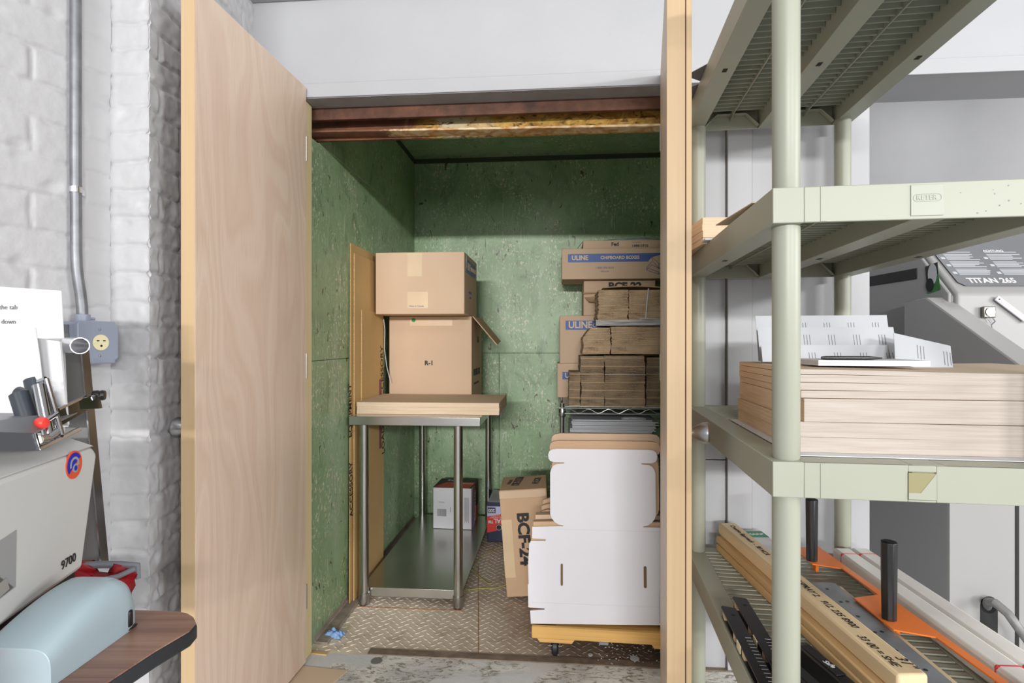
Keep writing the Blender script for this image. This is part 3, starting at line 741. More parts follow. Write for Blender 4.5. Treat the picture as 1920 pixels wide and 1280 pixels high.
# carton on top of R-1
r = carton('cardboard_box', 'wide brown box with blue banded side on top of the R-1 box', (-.918, 2.715, 1.3275), .455, .42, .312, 0)
band(r, .165, .27, .03, .112, 'tape', 'tape'); band(r, .165, .24, .19, .308, 'tape', 'tape')
text('Made in Canada', .0115, M['inkblue'], r, (.175, -.0012, .040))
MB().box(.455, .4557, .05, .36, .215, .285).build('printed_band', M['ublue'], r)
text('ULINE', .055, M['inktan'], r, (.4562, .065, .25), SD, off=.001, sx=.85); text('CHIPBOARD BOXES', .032, M['inktan'], r, (.4562, .20, .25), SD, off=.0004, sx=.6)
text('1-800-295-5510', .018, M['inkblue'], r, (.4562, .13, .12), SD, sx=.8); text('uline.com', .016, M['inkblue'], r, (.4562, .16, .095), SD, sx=.8)
MB().box(.4558, .4566, .055, .09, .235, .31).build('shipping_label', M['paperg'], r)
MB().box(.0, .455, .205, .2075, .312, .3135).build('flap_seam', M['carton2'], r)
# boards leaning on the left wall
def board(label, y0, y1, xb, xt, z1, th, m='oldboard', z0=.012):
    r = thing('cardboard_sheet', label, 'cardboard', (xb, y0, z0), 0, None)
    dx = xt-xb
    MB().hexa([(0, 0, 0), (th, 0, 0), (th, y1-y0, 0), (0, y1-y0, 0)], [(dx, .06, z1), (dx+th, .06, z1), (dx+th, y1-y0+.06, z1-.0), (dx, y1-y0+.06, z1)]).build('board', M[m], r, .001)
    MB().hexa([(.0015, -.001, 0), (th-.0015, -.001, 0), (th-.0015, .0, 0), (.0015, 0, 0)], [(dx+.0015, .059, z1), (dx+th-.0015, .059, z1), (dx+th-.0015, .06, z1), (dx+.0015, .06, z1)]).build('fluted_edge', M['fluting'], r)
    return r
b1 = board('tall yellowed cardboard sheet flat against the green wall, behind the other leaning sheets', 2.405, 2.86, -.936, -.9545, 1.632, .005)
b2 = board('tall yellowed cardboard sheet leaning nearest the table, with a notch', 2.43, 2.73, -.926, -.9468, 1.59, .006)
MB().box(-.0085, -.0068, .20, .235, 1.02, 1.03).build('notch', M['fluting'], b2)
b3 = board('shorter yellowed cardboard sheet printed LOADING ACCESSORY behind the table leg', 2.50, 2.83, -.918, -.9368, 1.33, .005)
from mathutils import Euler
def face_rot(a): return (Matrix.Rotation(a, 3, 'Y') @ Euler((R(90), R(-90), R(90))).to_matrix()).to_euler()
TL3 = math.atan2(-.0188, 1.33); TL1 = math.atan2(-.0185, 1.632)
text('LOADING ACCESSORY', .062, M['ink'], b3, (.0056+TL3*.58, .35, .58), face_rot(TL3), off=.0006, sx=.9)
text('EQUIPMENT', .050, M['ink'], b1, (.0056+TL1*.74, .030, .74), face_rot(TL1), off=.0006, sx=.9)
text('ACCESSORY', .050, M['ink'], b1, (.0056+TL1*.38, .030, .38), face_rot(TL1), off=.0006, sx=.9)
MB().hexa([(-.0032, .285, .62), (-.0028, .285, .62), (-.0028, .32, .62), (-.0032, .32, .62)], [(-.0086, .30, .98), (-.0080, .30, .98), (-.0080, .33, .98), (-.0086, .33, .98)]).build('printed_stripe', plain('plum print', (140, 70, 100), .6), b3)
# white cord hanging beside R-1
t = thing('plastic_strap', 'thin white plastic strap dangling in front of the R-1 box', 'strap', (-.93, 2.87, 1.25))
MB().tube([(.005, 0, .06), (.012, -.003, .0), (.010, -.004, -.10), (.025, -.006, -.2), (.045, -.004, -.28)], .0022, 6).build('strap', M['paper'], t, smooth=True)
# wipe cartons
r = carton('wipes_box', 'white ended wipes box on the stainless undershelf', (-.742, 3.24, .0715), .233, .215, .245, R(-2), m='whitecard')
MB().box(-.0006, .2336, .0, .2156, .2452, .2462).build('black_top', M['blackm'], r)
MB().prism([(.004, .01), (.22, .0), (.233, .14), (.05, .12)], lambda a, b: (a, b, .2462), lambda a, b: (a, b, .2470)).build('red_top_panel', M['red'], r)
MB().box(.2332, .2342, 0, .2156, 0, .245).build('side_print', M['red'], r)
MB().prism([(0, 0), (.10, 0), (.05, .245), (0, .245)], lambda a, b: (.2342, a, b), lambda a, b: (.2350, a, b)).build('side_print_blue', M['lilac'], r)
MB().box(.2342, .2352, .12, .2156, .1, .245).build('side_print_black', M['blackm'], r)
text('Scott', .045, M['paper'], r, (.05, .17, .2476), (0, 0, 0), off=.0005); text('ORIGINAL', .028, M['inktan'], r, (.10, .10, .2476), (0, 0, 0), off=.0005)
text('ORIGINAL', .04, M['paper'], r, (.2356, .11, .02), (R(90), R(-90), R(90)), off=.0005)
mb = MB(); x = .026
while x < .08:
    w_ = random.choice((.0012, .002, .003)); mb.box(x, x+w_, -.0012, 0, .075, .118); x += w_+random.choice((.0012, .002))
mb.box(.034, .07, -.0012, 0, .158, .160).box(.106, .109, -.001, 0, .10, .13); mb.build('barcode', M['inkgrey'], r)
mb = MB()
for k in range(5): mb.box(.19+k*.006, .192+k*.006, -.001, 0, .04+.01*(k % 2), .19)
mb.build('fine_print', M['inkgrey'], r)
r = carton('wipes_box', 'red and navy wipes box standing upside down on the cabin floor', (-.414, 3.23, .004), .225, .235, .235, 0, m='navy')
MB().prism([(0, .055), (.235, .11), (.235, .20), (0, .20)], lambda a, b: (a, -.001, b), lambda a, b: (a, 0, b)).build('red_panel', M['red'], r)
MB().prism([(0, .152), (.235, .195), (.235, .212), (.0, .212)], lambda a, b: (a, -.002, b), lambda a, b: (a, 0, b)).build('lilac_panel', M['lilac'], r)
MB().box(.003, .05, -.003, 0, .172, .205).build('black_panel', M['black'], r)
MB().box(0, .235, -.003, 0, .212, .236).build('dark_band', M['navy'], r)
MB().box(.004, .231, .004, .266, .235, .2362).build('grey_top', M['paperg'], r)
UP = (R(90), R(180), 0)
text('200', .026, M['paper'], r, (.046, -.0036, .188), UP, off=.0008); text('ORIGINAL™', .036, M['paper'], r, (.205, -.0018, .127), UP, off=.0008); text('POLYVALENT', .014, M['paper'], r, (.10, -.0018, .147), UP)
mb = MB()
for k in range(3): mb.box(.012, .075, -.0016, 0, .156+k*.007, .158+k*.007)
mb.build('fine_print', M['inktan'], r)
mb = MB().lathe([(.020, -.0024), (.020, 0)], (.07, 0, .088), 'Y', 30); mb.build('emblem', M['black'], r)
MB().lathe([(.0165, -.003), (.0165, 0)], (.07, 0, .088), 'Y', 30).build('emblem_ring', M['paper'], r)
MB().lathe([(.0145, -.0035), (.0145, 0)], (.07, 0, .088), 'Y', 30).build('emblem_core', M['black'], r)
mb = MB()
for k in range(9): mb.box(.02+k*.011, .022+k*.011, .04, .18, .236, .2366)
mb.build('fine_print', M['inkgrey'], r)
# BCF-24 carton, leaning to the left
r = carton('cardboard_box', 'tall brown box printed BCF-24 leaning on the cabin floor beside the wipes box', (-.231, 2.51, .016), .218, .255, .490, (0, R(-4.2), R(1)), m='carton2')
text('BCF-24', .072, M['ink'], r, (.098, -.0012, .385), (R(90), R(90), 0), off=.003, sx=1.1)
MB().box(.0, .048, -.001, 0, .09, .355).build('tape', M['tape'], r); MB().box(-.001, .2155, -.002, .008, .45, .487).build('crushed_flap', M['carton'], r, .003)
TT = (0, 0, R(70))
text('BCF-24', .045, M['ink'], r, (.175, .05, .4906), (0, 0, R(-97)), off=.0015, sx=.8).location = (.175, .20, .4906)
text('PRESTIGE BOX', .055, M['ink'], r, (.085, .235, .4906), (0, 0, R(-97)), off=.001, sx=.45)
text('SUPERIOR', .024, M['ink'], r, (.045, .19, .4906), (0, 0, R(-97)), sx=.8)
# ---------------------------------------------------------------- dolly with die-cut blanks
t = thing('dolly', 'wooden platform dolly on black casters carrying the die-cut blanks', 'dolly', (-.096, 2.055, .014), R(-1.5))
MB().box(0, .62, 0, .018, .066, .110).build('front_rail', M['dolly'], t, .003)
MB().box(0, .62, .422, .44, .066, .110).build('rear_rail', M['dolly'], t, .003)
MB().box(0, .09, .018, .422, .085, .106).build('deck_board', M['dolly'], t, .002); MB().box(.53, .62, .018, .422, .085, .106).build('deck_board', M['dolly'], t, .002)
MB().box(.0905, .5295, .018, .422, .085, .108).build('deck_board', M['dolly'], t, .002)
MB().prism([(.02, .066), (.16, .066), (.15, .052), (.03, .052)], lambda a, b: (a, .001, b), lambda a, b: (a, .09, b)).build('corner_block', M['dolly'], t, .002)
MB().prism([(.44, .066), (.60, .066), (.60, .052), (.45, .052)], lambda a, b: (a, .001, b), lambda a, b: (a, .09, b)).build('corner_block', M['dolly'], t, .002)
MB().box(.25, .285, .004, .03, .052, .064).build('carpet_scrap', M['greytape'], t, .003)
for x, y in ((.086, .045), (.50, .045), (.086, .38), (.50, .38)):
    cst = MB().box(x-.018, x+.018, y-.016, y+.02, .055, .058).box(x-.020, x-.017, y-.012, y+.012, .018, .057).box(x+.017, x+.020, y-.012, y+.012, .018, .057).build('caster', M['zinc'], t, .001)
    MB().lathe([(.010, -.013), (.028, -.0125), (.0330, -.007), (.0330, .007), (.028, .0125), (.010, .013)], (x, y, .0195), 'X').build('wheel', M['rubber'], cst, smooth=True)
    MB().cyl((x-.025, y, .0195), (x+.025, y, .0195), .005, n=10).build('axle', M['chrome'], cst)
zz = [(297, 995), (293, 935), (362, 930), (362, 925), (285, 920), (282, 815), (286, 810), (283, 725), (288, 625), (296, 612), (365, 612), (368, 604), (305, 600), (301, 596), (302, 545), (452, 543), (450, 540), (428, 535), (408, 522), (395, 505), (388, 485), (388, 290), (393, 272), (402, 258), (418, 249), (455, 246), (456, 241), (405, 240), (388, 234), (380, 222), (378, 205), (383, 189), (395, 180), (420, 176)]
cpx = 642
def fz(p, Y=2.10): q = at(880+p[0]/2.56, 780+p[1]/2.56, Y); return (q.x, q.z)
def mirr(p): return (2*cpx-p[0], p[1]+8*(2*(cpx-p[0]))/640.)
outl = [fz(p) for p in zz]+[fz(mirr(p)) for p in reversed(zz)]
OX, OZ = outl[0][0], .1255; dzb = outl[0][1]
outl = [(a-OX, b-dzb) for a, b in outl]
def blank(label, loc_, th, m, rx=R(-4), slots=True, poly=outl, group=None, cat='cardboard'):
    r = thing('box_blank', label, cat, loc_, (rx, 0, 0), group)
    MB().prism(poly, lambda a, b: (a, 0, b), lambda a, b: (a, th, b)).build('die_cut_sheet', m, r)
    if slots:
        for (x0, y0, x1, y1) in ((438, 718, 449, 820), (834, 730, 848, 832)):
            p0, p1 = fz((x0, y1)), fz((x1, y0)); a0, b0, a1, b1 = p0[0]-OX, p0[1]-dzb, p1[0]-OX, p1[1]-dzb; rr = (a1-a0)/2
            pl = [(a0+rr+rr*math.cos(R(q)), b1-rr+rr*math.sin(R(q))) for q in range(0, 181, 30)]+[(a0+rr+rr*math.cos(R(q)), b0+rr+rr*math.sin(R(q))) for q in range(180, 361, 30)]
            MB().prism(pl, lambda a, b: (a, -.0008, b), lambda a, b: (a, .001, b)).build('slot', plain('slot shadow brown', (112, 86, 60), .8), r)
        MB().box(.0, .56, -.0004, 0, .078, .0788).box(.09, .56, -.0004, 0, .352, .3528).build('crease', plain('crease', (196, 196, 202), .6), r)
    return r
blank('white die-cut box blank standing on the dolly, frontmost of its pile', (OX, 2.072, OZ), .003, M['whitecard'])
kb = [(a*1.02+.004, b*1.045 if b > .3 else b) for a, b in outl]
blank('brown die-cut box blank standing directly behind the white blank', (OX, 2.080, OZ), .024, M['carton2'], slots=False, poly=kb)
blank('brown die-cut box blank rearmost on the dolly, its rounded top rising highest', (OX+.010, 2.118, OZ), .05, M['carton'], R(-6), False, [(a*1.03+.0, b*1.075 if b > .3 else b) for a, b in outl])
for k in range(3):
    r = thing('folded_carton', ['small folded brown carton standing between the white blank and the BCF-24 box, nearest', 'small folded brown carton squeezed in the middle behind the white blank', 'small folded brown carton rearmost beside the BCF-24 box'][k], 'cardboard', (-.070+k*.004, 2.192+k*.036, OZ), (R(-6.5), 0, R(0)))
    MB().prism([(0, 0), (.25, 0), (.25, .36+.013*k), (.03, .385+.013*k), (.0, .375+.013*k)], lambda a, b: (a, 0, b), lambda a, b: (a, .022, b)).build('carton_body', M['carton2'], r, .004)
# ---------------------------------------------------------------- wire shelving with cartons and bundles
t = thing('wire_shelf', 'chrome wire shelving unit at the back right of the cabin', 'shelf', (.014, 2.85, 0))
SW, SD_, SZ = .80, .70, .85
def wshelf(z, nm='wire_shelf_tier'):
    mb = MB()
    for y in (0, SD_):
        mb.cyl((0, y, z), (SW, y, z), .0035, n=8); mb.cyl((0, y, z-.028), (SW, y, z-.028), .0035, n=8)
        N = 44; mb.tube([(.02+(SW-.04)*i/N, y-.002, z-.014+.011*math.sin(i/N*2*math.pi*7.5)) for i in range(N+1)], .0022, 6)
    for x in (0, SW): mb.cyl((x, 0, z), (x, SD_, z), .0035, n=8); mb.cyl((x, 0, z-.028), (x, SD_, z-.028), .0035, n=8)
    for i in range(1, 32): mb.cyl((SW*i/32, 0, z), (SW*i/32, SD_, z), .0018, n=6)
    return mb.build(nm, M['zinc'], t, smooth=True)
wshelf(SZ-.004); wshelf(.55); wshelf(.15)
for x, y in ((.012, .012), (SW-.012, .012), (.012, SD_-.012), (SW-.012, SD_-.012)):
    p_ = MB().cyl((x, y, 0), (x, y, SZ+(.02 if y < .1 else -.004)), .0125, n=18).build('post', M['chrome'], t, smooth=True)
    for z in (SZ-.02,): MB().lathe([(.0165, -.03), (.019, -.022), (.019, .01), (.0165, .016)], (x, y, z), n=18).build('collar', M['satin'], p_, smooth=True)
MB().box(.016, SW-.0, .02, SD_, SZ+.0002, SZ+.003).build('liner_sheet', plain('mottled shelf liner', (196, 196, 192), .5, var=.3, vs=60), t)
def cpx_(u, Y): return at(u, 640, Y).x
YBX = 3.30
r = carton('cardboard_box', 'brown box with blue band at the bottom of the stack on the wire shelf', (.000, YBX, SZ+.004), .55, .27, .205)
band(r, .03, .3, .11, .155); text('ULINE', .04, M['inktan'], r, (.045, -.0012, .132), off=.0015)
z1 = SZ+.004+.2055
r = carton('cardboard_box', 'brown box with blue band, second from the bottom of the wire shelf stack', (.014, YBX, z1), .55, .27, .285)
band(r, .035, .5, .20, .255); text('ULINE', .056, M['inktan'], r, (.052, -.0012, .228), off=.0018, sx=.92); text('CHIPBOARD BOXES', .03, M['inktan'], r, (.195, -.0012, .226), off=.0007)
text('1-800-295-5510', .02, M['inkblue'], r, (.165, -.0012, .12))
z2 = z1+.2855
r = carton('cardboard_box', 'brown box with partly open flaps, third from the bottom of the wire shelf stack', (.156, YBX+.01, z2), .42, .25, .135)
MB().prism([(-.004, .128), (.10, .132), (.10, .138), (-.004, .136)], lambda a, b: (a, -.02, b), lambda a, b: (a, .0, b)).build('open_flap', M['cartonedge'], r)
MB().add([(.004, -.001, .11), (.13, -.001, .118), (.13, -.05, .075), (.03, -.05, .08)], [(0, 1, 2, 3)]).build('loose_flap', M['carton2'], r)
z3 = z2+.1365
r = carton('cardboard_box', 'brown box printed BCF-22 under the chipboard boxes carton', (.157, YBX, z3), .42, .26, .072)
text('BCF-22', .055, M['ink'], r, (.145, -.0012, .036), off=.003, sx=1.15)
z4 = z3+.073
r = carton('cardboard_box', 'long brown carton with blue band printed CHIPBOARD BOXES near the top of the stack', (.026, YBX-.06, z4), .62, .30, .180)
band(r, .036, .62, .099, .148); text('ULINE', .037, M['inktan'], r, (.058, -.0012, .124), off=.0014, sx=.95); text('CHIPBOARD BOXES', .0255, M['inktan'], r, (.225, -.0012, .124), off=.0009, sx=.98)
text('1-800-295-5510', .0165, M['inkblue'], r, (.195, -.0012, .065)); text('uline.com', .013, M['inkblue'], r, (.225, -.0012, .045))
mb = MB()
for (a, b) in (((.49, .05), (.56, .025)), ((.56, .025), (.585, .045)), ((.585, .045), (.52, .08)), ((.52, .08), (.49, .05)), ((.49, .05), (.49, .063)), ((.49, .063), (.52, .098)), ((.56, .025), (.56, .037)), ((.49, .063), (.56, .037)),
               ((.525, .10), (.56, .06)), ((.56, .06), (.62, .07)), ((.56, .06), (.56, .085)), ((.56, .085), (.52, .125)), ((.52, .125), (.525, .10)), ((.52, .125), (.575, .14)), ((.56, .085), (.62, .098))):
    mb.cyl((a[0], -.0008, a[1]), (b[0], -.0008, b[1]), .0012, n=6)
mb.build('line_drawing', M['inkblue'], r)
MB().prism([(.50, .102), (.56, .063), (.62, .073), (.62, .10), (.575, .139), (.52, .125)], lambda a, b: (a, -.0007, b), lambda a, b: (a, 0, b)).build('line_drawing_ground', M['carton'], r)
z5 = z4+.181
r = carton('shipping_box', 'flat brown shipping carton marked 149011F10 on top of the long carton', (.152, YBX-.02, z5), .46, .25, .052)
text('Fed', .030, M['ink'], r, (.165, -.0012, .028), off=.0009); text('Ex', .030, M['tape'], r, (.219, -.0012, .028), off=.0004); text('149011F10', .021, M['ink'], r, (.285, -.0012, .016), off=.0006); text('PART NUMBER', .008, M['inkgrey'], r, (.285, -.0012, .038))
MB().add([(0, 0, .05), (0, .04, .05), (-.04, .03, 0), (-.04, 0, 0)], [(0, 1, 2, 3)]).build('side_flap', M['carton2'], r)
def blob(name, label, cat, loc_, sx, sy, sz, m, seed, n=26, crump=.5, rot=0):
    r = thing(name, label, cat, loc_, rot); vs = []; fs = []
    for j in range(n+1):
        for i in range(n+1):
            a, b = i/n*2-1, j/n*2-1; e = max(0, 1-max(abs(a), abs(b))**4)
            h = sz*e*(.5+crump*noise.noise(Vector((a*2.5+seed, b*2.5, seed)))+.4*crump*noise.noise(Vector((a*7, b*7, seed))))
            wob = 1+.16*noise.noise(Vector((a*2, b*2, seed+3)))
            vs.append((a*sx/2*wob, b*sy/2*wob, max(.0005, h)))
    for j in range(n):
        for i in range(n): q = j*(n+1)+i; fs.append((q, q+1, q+n+2, q+n+1))
    o = MB().add(vs, fs).build('crumple', m, r); s_ = o.modifiers.new('s', 'SOLIDIFY'); s_.thickness = .0012; s_.offset = 1
    for p in o.data.polygons: p.use_smooth = True
    return r
blob('plastic_bag', 'flattened clear plastic bag lying on top of the shipping carton', 'bag', (.47, YBX+.1, z5+.0535), .42, .2, .028, M['clear'], 3.3)
# bundles of flattened corrugated boxes
def bundle(label, u0, u1, z0, z1, Y, d=.3, m='corr', strap=None, lip=.004, group='bundles of flattened boxes on the wire shelf', slant=0, rot=0):
    x0, x1 = cpx_(u0, Y), cpx_(u1, Y)
    r = thing('cardboard_bundle', label, 'cardboard', (x0, Y, z0), rot, group); wdt = x1-x0
    mb = MB(); z = 0; h = z1-z0-.001; k = 0; jx = jy = 0
    while z < h-.0045:
        th = random.uniform(.0040, .0052); jx += random.uniform(-lip, lip)*.5; jy += random.uniform(-lip, lip)*.5; jx *= .85; jy *= .8
        xa = jx+slant*max(0, z/h-.6)*.12; mb.box(xa, wdt+jx, abs(jy), d+jy, z, min(h, z+th-.0009), 0 if k % 9 else 1); z += th; k += 1
    mb.build('flattened_boxes', [M[m], M['corrtop']], r)
    if strap == 'v':
        MB().tube([(wdt*.55, -.006, h+.002), (wdt*.50, -.008, h*.5), (wdt*.47, -.006, .004), (wdt*.30, -.004, .002)], .0035, 6).tube([(wdt*.47, -.006, .004), (wdt*.9, -.004, .002)], .003, 6).build('strap', M['paper'], r)
    if strap == 'h':
        MB().box(-.004, wdt+.004, -.006, -.004, h*.615, h*.628).box(-.004, 0, -.006, d*.5, h*.615, h*.628).build('strap', M['paperg'], r)
    return r
YF = 2.87; zs = SZ+.0035
def zz_(v): return at(1150, v, YF).z
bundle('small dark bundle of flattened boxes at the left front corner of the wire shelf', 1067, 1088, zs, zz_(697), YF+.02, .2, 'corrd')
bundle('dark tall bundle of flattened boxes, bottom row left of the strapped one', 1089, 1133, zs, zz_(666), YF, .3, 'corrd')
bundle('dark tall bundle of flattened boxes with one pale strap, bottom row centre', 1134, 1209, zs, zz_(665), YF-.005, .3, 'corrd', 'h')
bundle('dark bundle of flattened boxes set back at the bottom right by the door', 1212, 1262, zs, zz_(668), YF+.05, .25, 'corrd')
z_ = zz_(664)+.0015
bundle('bundle of flattened boxes with slanted left end, middle row left', 1093, 1144, z_, zz_(612), YF+.0, .3, 'corr', slant=1)
bundle('wide bundle of flattened boxes, middle row right beside the door', 1146, 1243, z_, zz_(611), YF-.01, .3, 'corr', lip=.006)
z__ = zz_(611)+.0015
r = thing('white_box_blank', 'pale flat box blanks lying between the middle and top bundles', 'cardboard', (cpx_(1117, YF), YF-.01, z__), R(-1))
MB().prism([(0, 0), (.34, -.02), (.36, .27), (.03, .27)], lambda a, b: (a, b, 0), lambda a, b: (a, b, .030)).build('flattened_boxes', M['whitestack'], r)
z6 = z__+.0315
bundle('top row bundle of flattened boxes on the left, ragged left end', 1122, 1178, z6, zz_(541), YF+.01, .28, 'corr', lip=.007, slant=0)
bundle('top row bundle of flattened boxes bound with a white strap', 1179, 1246, z6, zz_(542), YF-.0, .28, 'corr', 'v')
r = thing('loose_cardboard_sheet', 'bent brown sheet lying on the top row of bundles', 'cardboard', (.24, YF-.01, zz_(541)+.003), R(2))
vs = []; fs = []
for j in range(7):
    for i in range(13): vs.append((i*.025, j*.045, .004+.008*math.sin(i/12*math.pi)*(1-j/8)+.002*math.sin(j)))
for j in range(6):
    for i in range(12): q = j*13+i; fs.append((q, q+1, q+14, q+13))
o = MB().add(vs, fs).build('sheet', M['corrtop'], r, smooth=True); s_ = o.modifiers.new('s', 'SOLIDIFY'); s_.thickness = .004
# lower tier: white flat cards
r = thing('white_card_stack', 'messy stack of white flat box blanks on the lower wire tier', 'cardboard', (.075, 2.90, .556))
mb = MB(); z = 0
for k in range(30):
    th = .0075; w0 = random.uniform(-.012, .012); mb.box(w0, .43+random.uniform(-.02, .02), random.uniform(-.008, .008), .4, z, z+th-.0014, 0 if k > 16 or k % 4 == 0 else 1); z += th
mb.build('flattened_boxes', [M['paperg'], M['whitestack']], r)
blob('crumpled_paper', 'crumpled white paper lying on the stack of white blanks', 'paper', (.40, 2.93, .783), .12, .05, .012, M['paper'], 8)
blob('plastic_bag', 'grey plastic bag stuffed beside the wire shelf post', 'bag', (.055, 2.93, .556), .06, .06, .19, M['clear'], 5)

# ---------------------------------------------------------------- litter on the floors
def litter(name, label, cat, mb, m, loc_, rot=0, bev=0):
    o = mb.build(name, m, None, bev); o.location = loc_; o.rotation_euler = (0, 0, rot); return tag(o, label, cat)
p = az(628, 1187, .01)
blob('paper_towel', 'crumpled blue paper towel on the tread plate near the left wall', 'paper towel', (p.x, p.y, .004), .075, .045, .03, M['bluerag'], 1.7, rot=R(-15))
p = az(706, 1239, .001); litter('metal_disc', 'dark round metal disc set on the painted threshold', 'disc', MB().cyl((0, 0, 0), (0, 0, .002), .021, n=24), M['machd'], (p.x, p.y, .0005))
p = az(1190, 1234, .004); litter('white_disc', 'large white paper disc on the tread plate below the dolly', 'disc', MB().cyl((0, 0, 0), (0, 0, .0015), .017, n=24), M['paper'], (p.x, p.y, .0032))
p = az(1107, 1227, .004); litter('white_chip', 'small white paper chip on the tread plate below the dolly', 'scrap', MB().cyl((0, 0, 0), (0, 0, .0015), .009, n=12), M['paper'], (p.x, p.y, .0032))
p = az(612, 1259, 0); litter('cardboard_scrap', 'torn brown cardboard scrap on the floor beneath the left door', 'cardboard', MB().prism([(-.12, -.08), (.045, -.07), (.075, .03), (-.1, .045)], lambda a, b: (a, b, 0), lambda a, b: (a, b, .002)), M['kraft'], (p.x, p.y-.02, .0005))
p = az(597, 1223, 0); litter('wood_sliver', 'small tan wood sliver at the corner of the threshold', 'scrap', MB().box(-.04, .04, -.008, .008, 0, .004), M['blockd'], (p.x, p.y-.006, .0005), R(-6))
t = thing('strapping_cord', 'loose yellow strapping cord curling over the tread plate beside the table', 'cord', tuple(az(900, 1080, .004)))
L0 = Vector(t.location)
MB().tube([az(u, v, .005)-L0 for u, v in ((940, 1024), (925, 1030), (902, 1042), (884, 1065), (893, 1075), (905, 1086), (915, 1094), (922, 1094))], .0014, 6).build('cord', M['yellow'], t)
MB().tube([az(u, v, .005)-L0 for u, v in ((950, 1095), (930, 1102), (900, 1103), (870, 1106))], .0014, 6).build('cord', M['yellow'], t)
random.seed(3)
mb = MB()
for k in range(60):
    u, v = random.uniform(1120, 1240), random.uniform(1200, 1245); p = az(u, v, .003); s = random.uniform(.001, .003)
    mb.box(p.x-s, p.x+s, p.y-s, p.y+s, .003, .0045)
tag(mb.build('paint_flakes', M['paper']), 'scattered white flakes on the tread plate by the dolly wheel', 'flakes', kind='stuff')

